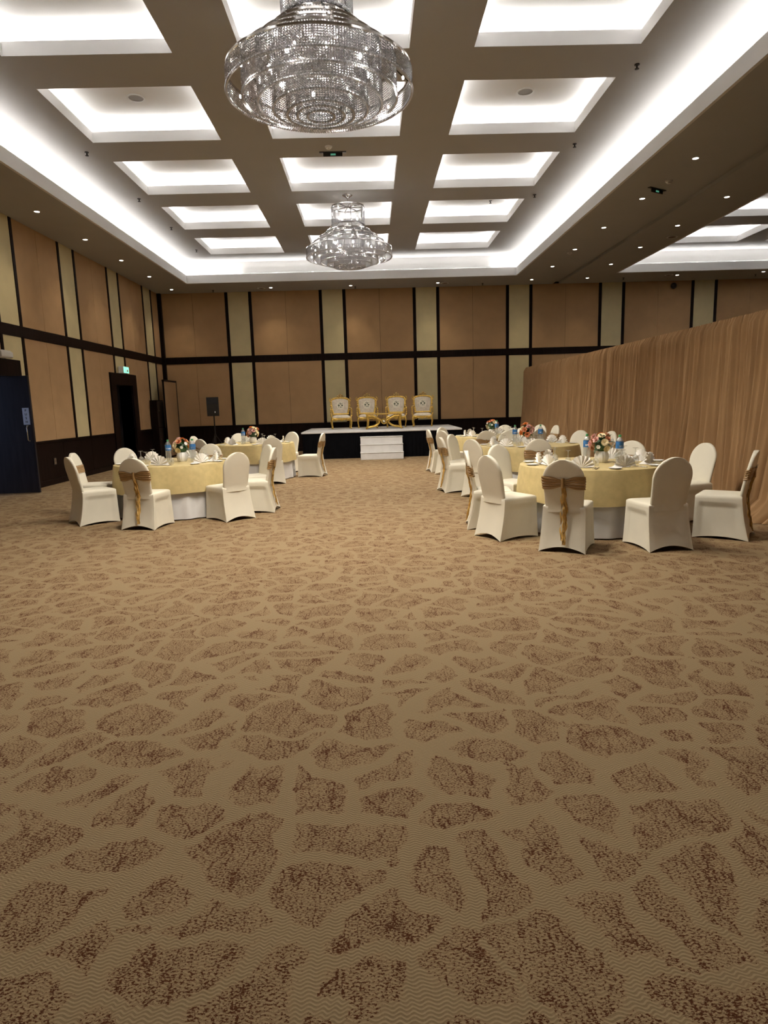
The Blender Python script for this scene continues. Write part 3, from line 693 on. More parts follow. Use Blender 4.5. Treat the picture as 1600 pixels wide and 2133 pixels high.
def throne_meshes():
    P = {}
    BZ0, BZ1 = 0.46, 1.0
    def hwid(t):   # back half width along height
        return 0.225 + 0.055 * sin(pi * min(1, t * 1.0) * 0.55)
    def lean(z): return 0.22 + (z - BZ0) * 0.16
    out = []
    for k in range(13): t = k / 12; out.append((-hwid(t), BZ0 + t * 0.40))
    for k in range(1, 16):
        a = pi - pi * k / 16; rr = hwid(1.0); out.append((rr * cos(a) * (1.0), BZ0 + 0.40 + 0.115 * sin(a) ** 0.7))
    for k in range(12, -1, -1): t = k / 12; out.append((hwid(t), BZ0 + t * 0.40))
    fr = MB(); fr.tube([(x, lean(z), z) for x, z in out], 0.030, 8, True)
    # carved scrolls along the frame
    for k in range(0, len(out), 2):
        x, z = out[k]; fr.ball((x * 1.06, lean(z) - 0.012, z + 0.006), 0.022 + 0.010 * (k % 4 == 0), 6, 4)
    for s in (-1, 1):
        fr.tube([(s * (0.285 + 0.05 * sin(a)), lean(0.9) - 0.01, 0.86 + 0.06 * (1 - cos(a))) for a in [i * 0.5 for i in range(7)]], 0.016, 6)
    P['back_frame'] = fr.mesh('back_frame', 'gilt', True)
    cr = MB()
    r2 = random.Random(3)
    for k in range(16):
        a = r2.uniform(0, 2 * pi); q = r2.uniform(0, 1)
        cr.ball((0.10 * q * cos(a), lean(1.03) - 0.02 + r2.uniform(-0.012, 0.012), 1.03 + 0.06 * q * sin(a)), 0.026, 6, 4, (1.2, 0.7, 1))
    for s in (-1, 1): cr.tube([(s * (0.04 + 0.13 * t), lean(1.0) - 0.02, 1.02 - 0.05 * t * t + 0.02 * sin(t * 6)) for t in [i / 6 for i in range(7)]], lambda t: 0.018 * (1.1 - t), 6)
    P['crest'] = cr.mesh('crest', mat('antique_gilt', (0.40, 0.27, 0.10), 0.35, metal=0.7, var=0.5, scale=60), True)
    # upholstered back
    def pad(u, v, side):
        t = v; z = BZ0 + 0.02 + t * 0.475
        if t < 0.8: h = hwid(t / 0.8) - 0.018
        else: h = (hwid(1) - 0.018) * sqrt(max(0.0, 1 - ((t - 0.8) / 0.215) ** 2.2))
        x = (2 * u - 1) * h
        bul = 0.03 * (1 - (2 * u - 1) ** 4) * sin(pi * min(1, max(0, 0.04 + t * 0.93)))
        return (x, lean(z) - (0.006 + bul if side < 0 else -0.012), z)
    pb = MB(); pb.grid(lambda u, v: pad(u, v, -1), 15, 16); pb.grid(lambda u, v: pad(1 - u, v, 1), 15, 16)
    P['back_pad'] = pb.mesh('back_pad', 'brocade', True)
    md = MB(); zc = 0.74
    n = 28
    md.add([(0, lean(zc) - 0.042, zc)] + [(0.112 * cos(2 * pi * i / n), lean(zc + 0.122 * sin(2 * pi * i / n)) - 0.039, zc + 0.122 * sin(2 * pi * i / n)) for i in range(n)], [(0, i + 1, (i + 1) % n + 1) for i in range(n)])
    md.tube([(0.114 * cos(2 * pi * i / n), lean(zc + 0.124 * sin(2 * pi * i / n)) - 0.038, zc + 0.124 * sin(2 * pi * i / n)) for i in range(n)], 0.005, 5, True)
    P['medallion'] = md.mesh('medallion', 'medallion', True)
    po = MB()
    for x, z, r in ((-0.035, 0.0, 0.024), (0.01, 0.035, 0.018), (0.038, -0.002, 0.022), (0.0, -0.04, 0.014), (-0.02, 0.045, 0.011), (0.045, 0.045, 0.010), (0.03, -0.045, 0.010), (-0.04, -0.04, 0.009), (0.0, 0.065, 0.008)):
        po.ball((x * 1.4, lean(zc + z * 1.35) - 0.046, zc + z * 1.35), r * 1.3, 7, 4, (1, 0.25, 1))
    P['posy'] = po.mesh('embroidered_posy', 'posy', True)
    sc_ = MB()
    sc_.grid(lambda u, v: ((2 * u - 1) * 0.275 * (1 - 0.06 * v), -0.28 + 0.5 * v, 0.375 + 0.065 * (1 - (2 * u - 1) ** 6) * (1 - (2 * v - 1) ** 6) ** 0.6), 15, 13)
    sc_.box(-0.27, 0.27, -0.275, 0.21, 0.335, 0.376)
    P['seat_cushion'] = sc_.mesh('seat_cushion', 'brocade', True)
    ap = MB()
    ap.grid(lambda u, v: ((2 * u - 1) * 0.29, -0.295 - 0.012 * cos(pi * (2 * u - 1)), 0.345 - v * (0.05 + 0.045 * cos(pi * (2 * u - 1) * 1.5) ** 2)), 25, 4)
    for s in (-1, 1): ap.box(s * 0.29 - 0.012, s * 0.29 + 0.012, -0.29, 0.24, 0.285, 0.345, 0.005)
    ap.box(-0.29, 0.29, 0.225, 0.25, 0.285, 0.345, 0.005); ap.box(-0.29, 0.29, -0.295, -0.27, 0.30, 0.345, 0.005)
    for k in range(13): ap.ball(((k - 6) * 0.04, -0.315, 0.315 - 0.03 * cos((k - 6) / 6 * pi / 2)), 0.017, 6, 4)
    ap.tube([(-0.24, 0.22, 0.455), (0, 0.20, 0.46), (0.24, 0.22, 0.455)], 0.018, 8)
    P['apron'] = ap.mesh('apron', 'gilt', True)
    def leg(s, f):
        pts = [(s * (0.27 + 0.035 * sin(t * pi) * 1.0 - 0.012 * t + 0.03 * max(0, t - 0.8) * 4), f * (0.27 + 0.03 * sin(t * pi) + 0.10 * max(0, t - 0.75)), 0.335 * (1 - t) + 0.018) for t in [i / 9 for i in range(10)]]
        m = MB(); m.tube(pts, lambda t: 0.032 - 0.016 * min(1, t * 1.4) + (0.012 if t > 0.9 else 0), 8)
        m.ball((pts[-1][0], pts[-1][1] + f * 0.012, 0.022), 0.024, 7, 5, (1, 1.3, 0.9)); return m.mesh('leg', 'gilt', True)
    P['legs'] = [leg(s, f) for s in (-1, 1) for f in (-1, 1)]
    def arm(s):
        m = MB()
        m.tube([(s * 0.265, 0.25, 0.66), (s * 0.30, 0.12, 0.655), (s * 0.315, -0.05, 0.64), (s * 0.315, -0.13, 0.625), (s * 0.315, -0.155, 0.60), (s * 0.315, -0.13, 0.585)], 0.022, 8)
        m.tube([(s * 0.315, -0.12, 0.60), (s * 0.325, -0.08, 0.52), (s * 0.31, -0.14, 0.43), (s * 0.295, -0.17, 0.36)], 0.02, 8)
        for k in range(4): m.ball((s * 0.318, -0.16 + 0.02 * (k % 2), 0.60 - k * 0.06), 0.025, 6, 4)
        return m.mesh('armrest', 'gilt', True)
    P['arms'] = [arm(-1), arm(1)]
    return P
TP = throne_meshes()
for x, y, rz, lab in ((-0.93, 21.25, 0.10, 'gilded throne chair with ivory brocade, far left on the stage'), (-0.09, 21.35, 0.04, 'gilded throne chair with ivory brocade, left one behind the gold table'), (0.84, 21.35, -0.06, 'gilded throne chair with ivory brocade, right one behind the gold table'), (1.68, 21.25, -0.12, 'gilded throne chair with ivory brocade, far right on the stage')):
    t = thing('throne_chair', lab, 'chair', (x, y, SH), rz, 'thrones on the stage')
    t.scale = (1.03, 1.0, 1.0)
    for n in ('back_frame', 'crest', 'seat_cushion', 'apron'): link(n, TP[n], t)
    bp_ = link('back_pad', TP['back_pad'], t); link('medallion', TP['medallion'], bp_); link('embroidered_posy', TP['posy'], bp_)
    for l in TP['legs']: link('leg', l, t)
    for l in TP['arms']: link('armrest', l, t)
t = thing('gold_coffee_table', 'ornate gold coffee table with scroll legs in front of the thrones', 'table', (0.41, 20.15, SH), 0)
MB().box(-0.55, 0.55, -0.28, 0.28, 0.435, 0.465, 0.008).build('top', 'gilt', t)
for s in (-1, 1):
    for f in (-1, 1):
        m = MB(); y = f * 0.22
        m.tube([(s * (0.50 - 0.02 * sin(q * pi)), y, 0.43 - 0.36 * q) for q in [i / 6 for i in range(7)]] + [(s * 0.50, y, 0.05), (s * 0.525, y, 0.025)], lambda q: 0.042 - 0.010 * q, 8)
        m.tube([(s * (0.47 - 0.33 * sin(pi * q) ** 0.5), y, 0.405 - 0.345 * q) for q in [i / 14 for i in range(15)]], 0.029, 8)
        m.ball((s * 0.53, y, 0.028), 0.028, 8, 5); m.build('scroll_leg', 'gilt', t, True)
for f in (-1, 1):
    m = MB(); y = f * 0.24
    for s in (-1, 1): m.tube([(s * (0.06 + 0.30 * q), y, 0.24 + 0.17 * q ** 0.8) for q in [i / 7 for i in range(8)]], lambda q: 0.020 + 0.012 * q, 8)
    m.build('swag_rail', 'gilt', t, True)
    m = MB(); m.tube([(0.07 * cos(2 * pi * i / 16), y - f * -0.01, 0.23 + 0.07 * sin(2 * pi * i / 16)) for i in range(16)], 0.018, 6, True)
    rs = m.build('rosette', 'gilt', t, True); MB().ball((0, y + f * 0.012, 0.23), 0.035, 8, 5, (1, 0.5, 1)).build('rosette_centre', 'medallion', rs, True)

# loudspeaker on a stand
t = thing('speaker_stand', 'black tripod stand under the loudspeaker by the far wall', 'stand', (-5.08, 21.7, 0))
MB().tube([(0, 0, 0.25), (0, 0, 1.30)], 0.02, 10).build('pole', 'dark_metal', t, True)
MB().lathe([(0.035, 0.62), (0.035, 0.72)], 12).build('collar', 'dark_metal', t, True)
for k in range(3):
    a = 2 * pi * k / 3 + 0.4
    l = MB(); l.tube([(0.03 * cos(a), 0.03 * sin(a), 0.66), (0.45 * cos(a), 0.45 * sin(a), 0.03)], 0.013, 8); l.tube([(0.0, 0.0, 0.3), (0.24 * cos(a), 0.24 * sin(a), 0.36)], 0.009, 6)
    o = l.build('leg', 'dark_metal', t, True); MB().ball((0.45 * cos(a), 0.45 * sin(a), 0.022), 0.022).build('rubber_foot', 'plastic', o, True)
t = thing('loudspeaker', 'black loudspeaker raised on a stand before the far wall', 'speaker', (-5.08, 21.7, 1.30), 0.12)
b = MB(); b.add([(-0.19, -0.17, 0), (0.19, -0.17, 0), (0.13, 0.17, 0), (-0.13, 0.17, 0), (-0.19, -0.17, 0.6), (0.19, -0.17, 0.6), (0.13, 0.17, 0.6), (-0.13, 0.17, 0.6)], [(0, 3, 2, 1), (4, 5, 6, 7), (0, 1, 5, 4), (1, 2, 6, 5), (2, 3, 7, 6), (3, 0, 4, 7)])
b.build('cabinet', 'plastic', t)
MB().box(-0.165, 0.165, -0.19, -0.168, 0.03, 0.38, 0.01).build('grille', 'dark_metal', t)
MB().grid(lambda u, v: ((2 * u - 1) * 0.16, -0.172 + 0.05 * v * sin(pi * u), 0.42 + 0.12 * v), 12, 5).build('horn', 'plastic', t, True)
MB().box(0.05, 0.08, -0.195, -0.188, 0.10, 0.15, 0.002).build('badge', 'print', t)

# ------------------------------------------------------------------ pipe and drape curtain
cu = thing('drape_curtain', 'long tan velvet pipe and drape curtain along the right side', 'curtain', (0, 0, 0))
CY_FAR, CY_NEAR, CZ = 21.35, 2.6, 2.545
def cx_line(y): return 5.06 - 0.10 * (CY_FAR - y) / (CY_FAR - 7.0)
cr_ = random.Random(11)
NP = 13
folds = []
yy = CY_NEAR
# irregular fold phase: cumulative pseudo-random pitch
pitch_tab = [0.0]
Y = 0.0
while Y < 22:
    Y += cr_.uniform(0.08, 0.20); pitch_tab.append(Y)
import bisect
def phase(s):
    i = max(0, min(len(pitch_tab) - 2, bisect.bisect_right(pitch_tab, s) - 1))
    return i + (s - pitch_tab[i]) / (pitch_tab[i + 1] - pitch_tab[i])
amp_tab = [cr_.uniform(0.5, 1.35) for _ in range(400)]
def amp(ph):
    i = int(ph) % 399; f = ph - int(ph); f = f * f * (3 - 2 * f); return amp_tab[i] * (1 - f) + amp_tab[i + 1] * f
for i in range(NP):
    ya = CY_NEAR + (CY_FAR - CY_NEAR) * i / NP; yb = CY_NEAR + (CY_FAR - CY_NEAR) * (i + 1) / NP
    def surf(u, v, ya=ya, yb=yb, i=i):
        y = ya + (yb - ya) * u; s = y - CY_NEAR; t = v
        ph = phase(s + 0.05 * t * sin(s * 2.3)); ph2 = phase((s * 0.55 + 3.0) + 0.10 * t * sin(s * 1.7))
        d = (0.100 + 0.05 * t) * amp(ph) * abs(sin(pi * ph)) ** 0.5 + 0.014 * sin(2 * pi * ph * 2 + 1.0) + (0.055 * t ** 0.8) * amp(ph2 + 50) * sin(2 * pi * ph2 * 0.8)
        if t < 0.05: d *= 0.35 + 13 * t
        flare = 0.06 * t * t
        if t > 0.93: flare += (t - 0.93) / 0.07 * 0.05 * (1 + sin(s * 3.1))
        near = math.exp(-((y - 7.95) / 0.42) ** 2)
        flare += near * (0.10 * t ** 2 + 0.30 * max(0, (t - 0.90) / 0.10) ** 1.5)
        z = CZ * (1 - t) + 0.004
        if t > 0.97 and near > 0.2: z = max(0.006, z * 0.5)
        ed = min(u, 1 - u)
        y2 = y + (0.012 if u < 0.5 else -0.012) * (1 if ed < 0.001 else 0) * 0
        return (cx_line(y) - flare - d, y2, z)
    MB().grid(surf, 190, 22).build('drape_panel', 'curtain', cu, True)
    MB().tube([(cx_line(ya) + 0.05, ya, CZ - 0.05), (cx_line(yb) + 0.05, yb, CZ - 0.05)], 0.02, 8).build('top_rail', 'steel', cu, True)
    if i % 2 == 0:
        up = MB(); up.tube([(cx_line(ya) + 0.09, ya + 0.02, 0.01), (cx_line(ya) + 0.09, ya + 0.02, CZ - 0.01)], 0.022, 8); up.box(cx_line(ya) - 0.02 + 0.09, cx_line(ya) + 0.35, ya - 0.2, ya + 0.24, 0.0, 0.012)
        up.build('upright', 'steel', cu, True)

# ------------------------------------------------------------------ banquet chair with spandex cover
def rear_y(z):
    if z < 0.455: t = z / 0.455; return -0.325 + 0.085 * (1 - (1 - t) ** 1.6)
    return -0.24 - 0.21 * (z - 0.455)
def chair_meshes():
    NS = 14
    per = []    # (face, s)
    for face in range(4):
        for k in range(NS): per.append((face, k / NS))
    def body(i, v):
        face, s = per[i % len(per)]
        hemh = (0.045, 0.03, 0.055, 0.03)[face]
        hem = hemh * sin(pi * s) ** 0.8
        z = hem + (0.455 - hem) * v
        tz = z / 0.455
        hwx = 0.238 - 0.024 * tz ** 0.7; yf = 0.235 - 0.010 * tz; yr = rear_y(z) + 0.004
        ins = 0.0
        if face in (1, 3):
            e1 = min(s, 1 - s) * 2.0; g = min(1, max(0, (e1 - 0.16) / 0.10)); hgt = min(1, max(0, (0.86 - tz) / 0.07)); lowr = min(1, max(0, tz / 0.35))
            g = g * g * (3 - 2 * g); hgt = hgt * hgt * (3 - 2 * hgt); ins = 0.020 * g * hgt * (0.35 + 0.65 * lowr)
        elif face == 0: ins = 0.018 * sin(pi * s) * (1 - tz)
        else: ins = 0.016 * sin(pi * s) ** 2 * (1 - tz) * tz * 4
        r = 0.0
        if face == 0: x, y = hwx - 2 * hwx * s, yf - ins                # front, right to left
        elif face == 1: x, y = -hwx + ins, yf + (yr - yf) * s            # left side, front to rear
        elif face == 2: x, y = -hwx + 2 * hwx * s, yr + ins              # rear
        else: x, y = hwx - ins, yr + (yf - yr) * s                       # right side
        if s == 0.0:   # soften corners
            x *= 0.985; y = y * 0.985
        return (x, y, z)
    n = len(per); m = MB(); vs = []; rows = [0, 0.06, 0.14, 0.24, 0.36, 0.48, 0.60, 0.70, 0.78, 0.84, 0.89, 0.94, 1.0]
    for v in rows: vs += [body(i, v) for i in range(n)]
    for ins, z in ((0.012, 0.466), (0.035, 0.474), (0.10, 0.480)):
        for i in range(n):
            x, y, _ = body(i, 1.0); cxx, cyy = 0, -0.005
            vs.append((x * (1 - ins / 0.215), cyy + (y - cyy) * (1 - ins / 0.23), z))
    nr = len(rows) + 3
    fs = [(j * n + i, j * n + (i + 1) % n, (j + 1) * n + (i + 1) % n, (j + 1) * n + i) for j in range(nr - 1) for i in range(n)]
    vs.append((0, -0.005, 0.483)); fs += [((nr - 1) * n + i, (nr - 1) * n + (i + 1) % n, len(vs) - 1) for i in range(n)]
    fs = [tuple(reversed(f)) for f in fs]
    m.add(vs, fs)
    me_body = m.mesh('seat_cover', 'ivory', True)
    # back
    def hwz(z):
        zc, rr = 0.735, 0.208
        if z <= zc: return 0.190 + 0.018 * ((z - 0.44) / (zc - 0.44)) ** 1.2 if z > 0.44 else 0.190
        return rr * sqrt(max(0.0, 1 - ((z - zc) / 0.205) ** 2))
    levels = [0.40, 0.45, 0.50, 0.56, 0.62, 0.68, 0.735] + [0.735 + 0.205 * sin(a * pi / 2 / 9) for a in range(1, 10)]
    N2 = 28
    def ringpt(z, a, grow=0.0):
        th = 0.027
        h = max(0.003, hwz(z)) + grow; tt = min(th, 0.008 + h) + grow
        ca, sa = cos(a), sin(a); e = 0.45
        x = h * (abs(ca) ** e) * (1 if ca >= 0 else -1); y = tt * (abs(sa) ** 0.6) * (1 if sa >= 0 else -1)
        return (x, rear_y(z) + th + y, z)
    b = MB(); vs = [ringpt(z, 2 * pi * i / N2) for z in levels for i in range(N2)]
    fs = [(j * N2 + i, j * N2 + (i + 1) % N2, (j + 1) * N2 + (i + 1) % N2, (j + 1) * N2 + i) for j in range(len(levels) - 1) for i in range(N2)]
    fs.append(tuple(range((len(levels) - 1) * N2, len(levels) * N2))); b.add(vs, fs)
    me_back = b.mesh('backrest_cover', 'ivory', True)
    # sash band
    sb = MB(); NA, NZ = 72, 15
    def sash(u, v):
        a = 2 * pi * u; d = abs(((a - 1.5 * pi + pi) % (2 * pi)) - pi)      # angular distance from rear centre
        x0 = ringpt(0.70, a)[0]
        rear = sin(a) < 0
        pin = 1 - 0.55 * math.exp(-(x0 / 0.07) ** 2) if rear else 1 - 0.15
        z = 0.705 + (v - 0.5) * 0.135 * pin - (0.012 if not rear else 0.0)
        pl = 0.0045 * sin(v * 2 * pi * 5 + 1.5 * sin(u * 9)) + (0.006 if rear else 0.0)
        return ringpt(z, a, 0.006 + pl)
    sb.grid(sash, NA, NZ, cu=True)
    me_sash = sb.mesh('sash', 'sash', True)
    kn = MB(); yk = rear_y(0.70) - 0.016
    kn.grid(lambda u, v: ((0.017 + 0.003 * sin(v * 9)) * cos(2 * pi * u), yk + 0.014 * sin(2 * pi * u), 0.755 - 0.10 * v), 12, 8, cu=True)
    me_knot = kn.mesh('sash_knot', 'sash', True)
    tl = MB(); r3 = random.Random(5)
    for k in range(9):
        off = r3.uniform(-0.018, 0.018); ph = r3.uniform(0, 6); zl = 0.06 + r3.uniform(0, 0.07); wd = r3.uniform(0.008, 0.013); yo = r3.uniform(0.008, 0.024)
        def rib(u, v, off=off, ph=ph, zl=zl, wd=wd, yo=yo):
            z = 0.67 + (zl - 0.67) * v
            env = 0.8 + 0.9 * sin(pi * v * 0.9)
            x = off * env + 0.006 * sin(v * 22 + ph) + (u - 0.5) * 2 * wd * cos(v * 11 + ph)
            y = rear_y(z) - yo - 0.004 * sin(v * 31 + ph) + (u - 0.5) * 2 * wd * 0.7 * sin(v * 11 + ph)
            return (x, y, z)
        tl.grid(rib, 3, 26)
    me_tail = tl.mesh('sash_tail', 'tassel', True)
    return me_body, me_back, me_sash, me_knot, me_tail
CHM = chair_meshes()

# ------------------------------------------------------------------ tables and settings
TRAD = 0.86
def table_meshes():
    top = MB().lathe([(0.001, 0.715), (TRAD - 0.03, 0.715), (TRAD - 0.03, 0.745), (0.001, 0.745)], 48, cap=False).mesh('tabletop', 'shell')
    leg = MB().tube([(0, 0, 0.0), (0, 0, 0.715)], 0.018, 8).mesh('leg', 'dark_metal', True)
    def cloth(zend, seed, nf, a0, r0, ztop, mname):
        r4 = random.Random(seed); ph = [r4.uniform(0, 6.3) for _ in range(4)]
        NT = 160; prof = [0.0, 0.3, 0.6, 0.85, 0.95, 1.0]
        def fn(u, v, rows=[('t', p) for p in prof] + [('d', k / 9) for k in range(1, 10)]):
            kind, q = rows[round(v * 14)]; a = 2 * pi * u
            if kind == 't':
                r = r0 * max(0.001, q); z = ztop - (0.006 if q == 1 else 0)
            else:
                fold = (sin(nf * a + ph[0]) + 0.6 * sin((nf * 1.7 // 1) * a + ph[1]) + 0.5 * sin(5 * a + ph[2]))
                r = r0 + 0.008 + 0.020 * q + a0 * q ** 0.8 * (0.5 + 0.5 * fold); z = ztop - 0.02 - (ztop - 0.02 - zend) * q + (0.008 * sin(3 * a + ph[3]) * q if zend > 0.1 else 0.0)
            return (r * cos(a), r * sin(a), z)
        return MB().grid(fn, NT, 15, cu=True).mesh(mname, 'gold_cloth' if zend > 0.1 else 'white_cloth', True)
    gold = [cloth(0.375, s, 9, 0.026, TRAD, 0.765, 'gold_overlay') for s in (1, 2)]
    white = cloth(0.015, 9, 17, 0.030, TRAD - 0.045, 0.750, 'white_tablecloth')
    return top, leg, gold, white
TT, TLEG, TGOLD, TWHITE = table_meshes()
ZT = 0.767
# napkin fan
def napkin_mesh():
    m = MB(); NPL = 8; r = 0.135; n = NPL * 2
    for side in (0.0, 0.004):
        vs = [(0, side, 0.004)]
        for i in range(n + 1):
            a = pi * (0.03 + 0.94 * i / n); z = 0.015 if i % 2 else -0.015
            vs += [(r * 0.5 * cos(a), side + z * 0.5, 0.004 + r * 0.5 * sin(a)), (r * cos(a), side + z, 0.004 + r * (1.0 if i % 2 else 0.965) * sin(a))]
        fs = []
        for i in range(n):
            a = 1 + 2 * i; fs += [(0, a, a + 2), (a, a + 1, a + 3, a + 2)]
        m.add(vs, fs)
    m.add([(-0.075, 0.0, 0.002), (0.075, 0.0, 0.002), (0.11, 0.09, 0.003), (-0.11, 0.09, 0.003), (0.0, 0.015, 0.075)], [(0, 1, 2, 3), (0, 4, 3), (1, 2, 4)])
    return m.mesh('fan_napkin', 'napkin', False)
NAPK = napkin_mesh()
def napkin_fold_mesh():     # the same napkin seen collapsed to a standing cone
    m = MB()
    m.grid(lambda u, v: ((0.065 - 0.05 * v) * cos(pi * 1.5 * u + 0.6) * (1 + 0.10 * sin(u * 25)), (0.065 - 0.05 * v) * sin(pi * 1.5 * u + 0.6) * (1 + 0.10 * sin(u * 25)), 0.145 * v + 0.002), 25, 6)
    m.grid(lambda u, v: (-0.10 + 0.12 * u, 0.02 + 0.03 * sin(u * 3) + 0.01 * v, 0.003 + v * (0.02 + 0.08 * u)), 8, 5)
    return m.mesh('fan_napkin', 'napkin', True)
PLATE = MB().lathe([(0.001, 0.004), (0.05, 0.004), (0.056, 0.008), (0.085, 0.017), (0.086, 0.014), (0.055, 0.003), (0.05, 0.0), (0.001, 0.0)], 32, cap=False).mesh('side_plate', 'china', True)
GOB = [MB().lathe([(0.036, 0.001), (0.041, 0.03), (0.040, 0.06), (0.028, 0.085), (0.006, 0.098)], 20, cap=False).mesh('bowl', 'glass', True),
       MB().lathe([(0.006, 0.098), (0.0045, 0.12), (0.0045, 0.155), (0.007, 0.168)], 12, cap=False).mesh('stem', 'glass', True),
       MB().lathe([(0.001, 0.166), (0.007, 0.168), (0.034, 0.174), (0.034, 0.178), (0.001, 0.179)], 20, cap=False).mesh('foot', 'glass', True)]
fk = MB(); fk.box(-0.004, 0.004, -0.10, 0.03, 0.001, 0.004); fk.box(-0.011, 0.011, 0.03, 0.05, 0.002, 0.005)
for i in range(4): fk.box(-0.011 + i * 0.0062, -0.0075 + i * 0.0062, 0.05, 0.095, 0.003, 0.0055)
FORK = fk.mesh('fork', 'steel')
kf = MB(); kf.box(-0.006, 0.006, -0.11, 0.0, 0.001, 0.008, 0.002); kf.add([(-0.009, 0.0, 0.003), (0.008, 0.0, 0.003), (0.008, 0.09, 0.003), (-0.004, 0.115, 0.003), (-0.009, 0.0, 0.005), (0.008, 0.0, 0.005), (0.008, 0.09, 0.005), (-0.004, 0.115, 0.005)], [(3, 2, 1, 0), (4, 5, 6, 7), (0, 1, 5, 4), (1, 2, 6, 5), (2, 3, 7, 6), (3, 0, 4, 7)])
KNIFE = kf.mesh('knife', 'steel')
BOT = [MB().lathe([(0.030, 0.0), (0.042, 0.006), (0.044, 0.03), (0.040, 0.07), (0.043, 0.11), (0.040, 0.15), (0.0435, 0.175), (0.0435, 0.25), (0.038, 0.275), (0.020, 0.298), (0.0145, 0.305), (0.0145, 0.318)], 24, cap=False).mesh('bottle_body', 'bottle', True),
       MB().lathe([(0.0447, 0.178), (0.0447, 0.258)], 28, cap=False).mesh('label_band', 'label', True),
       MB().lathe([(0.0165, 0.310), (0.0165, 0.332), (0.015, 0.335)], 16).mesh('cap', 'cap', True)]
def bottle_text():
    R_ = 0.0455
    o = letters('arwa', 0.040, 'lettering', 'print', None, lambda x, y, z: (R_ * sin(x / R_), -R_ * cos(x / R_), 0.195 + y), bold=0.0008)
    me = o.data; bpy.data.objects.remove(o); return me
BTXT = bottle_text()

def petal_flower(name, m, layers, rad, cup):
    b = MB()
    for L_, (n, r, tilt) in enumerate(layers):
        for k in range(n):
            a0 = 2 * pi * k / n + L_ * 0.7; wd = min(1.1, 2 * pi / n * 0.75)
            def pt(u, v, a0=a0, wd=wd, r=r, tilt=tilt):
                a = a0 + (u - 0.5) * wd * (0.55 + 0.9 * sin(pi * (0.15 + 0.75 * v)))
                d = r * v; z = d * sin(tilt) + cup * v * v * 0.3; d2 = d * cos(tilt) + 0.002
                return (d2 * cos(a), d2 * sin(a), z + 0.0015 * L_)
            b.grid(pt, 4, 4)
    b.ball((0, 0, 0.002), rad * 0.22, 7, 4)
    return b.mesh(name, m, True)
ROSE_L = [(6, 0.045, 0.35), (6, 0.040, 0.75), (5, 0.034, 1.05), (4, 0.028, 1.3)]
FLW = {'rose': petal_flower('rose_bloom', 'rose', ROSE_L, 0.045, 0.02), 'pink': petal_flower('rose_bloom', 'pink', ROSE_L, 0.045, 0.02), 'orange': petal_flower('rose_bloom', 'orange', ROSE_L, 0.045, 0.02),
       'creampetal': petal_flower('gerbera_bloom', 'creampetal', [(14, 0.046, 0.15), (12, 0.038, 0.45), (9, 0.026, 0.8)], 0.03, 0.0), 'white_petal': petal_flower('small_blossom', 'white_petal', [(6, 0.022, 0.3), (5, 0.016, 0.8)], 0.02, 0.0)}
LEAFM = MB().grid(lambda u, v: ((u - 0.5) * 0.05 * sin(pi * min(1, 0.08 + v * 0.92)), 0.10 * v, 0.02 * v - 0.05 * v * v + abs(u - 0.5) * 0.015), 5, 7).mesh('leaf', 'leaf', True)
vs = MB()
vs.grid(lambda u, v: ((lambda r: (r * cos(2 * pi * u), r * sin(2 * pi * u), 0.135 * v))((0.045 + 0.036 * sin(pi * (0.12 + 0.72 * v))) * (1 + 0.025 * cos(14 * 2 * pi * u)))), 112, 12, cu=True)
vs.lathe([(0.001, 0.001), (0.058, 0.001)], 24, cap=False)
VASE = vs.mesh('vase', mat('white_ceramic', (0.80, 0.79, 0.76), 0.3, var=0.05), True)
def bouquet(name, label, loc, seed):
    t = thing(name, label, 'flowers', loc, seed * 0.9, 'table flower arrangements')
    link('vase', VASE, t); r5 = random.Random(seed)
    kinds = ['orange', 'creampetal', 'rose', 'pink', 'rose', 'creampetal', 'pink', 'white_petal', 'rose', 'creampetal', 'white_petal', 'pink', 'white_petal', 'orange', 'white_petal', 'white_petal', 'rose', 'creampetal']
    C = Vector((0, 0, 0.215)); ga = 2.39996
    for i, kd in enumerate(kinds):
        f = (i + 0.5) / len(kinds); ph = math.acos(1 - 1.45 * f); th = ga * i + seed
        d = Vector((sin(ph) * cos(th), sin(ph) * sin(th), cos(ph))); rr = 0.105 + r5.uniform(-0.012, 0.02) + (0.025 if kd == 'white_petal' else 0)
        p = C + d * rr; q = d.to_track_quat('Z', 'Y').to_euler()
        nm = {'creampetal': 'gerbera_bloom', 'white_petal': 'small_blossom'}.get(kd, 'rose_bloom')
        link(nm, FLW[kd], t, tuple(p), tuple(q), r5.uniform(0.95, 1.2))
    for i in range(22):
        th = r5.uniform(0, 2 * pi); el = r5.uniform(-0.7, 1.2)
        d = Vector((cos(el) * cos(th), cos(el) * sin(th), sin(el)))
        q = (Matrix.Rotation(th - pi / 2, 3, 'Z') @ Matrix.Rotation(el, 3, 'X')).to_euler()
        link('leaf', LEAFM, t, tuple(C + d * 0.055), tuple(q), r5.uniform(0.7, 1.05))
    st_ = MB()
    for i in range(7): a = i * 0.9; st_.tube([(0.02 * cos(a), 0.02 * sin(a), 0.03), (0.03 * cos(a), 0.03 * sin(a), 0.14), (0.07 * cos(a), 0.07 * sin(a), 0.23)], 0.003, 5)
    st_.ball((0, 0, 0.20), 0.085, 12, 8); st_.build('stems', 'leaf', t, True)
    return t

def D(a): return (cos(radians(a)), sin(radians(a)))
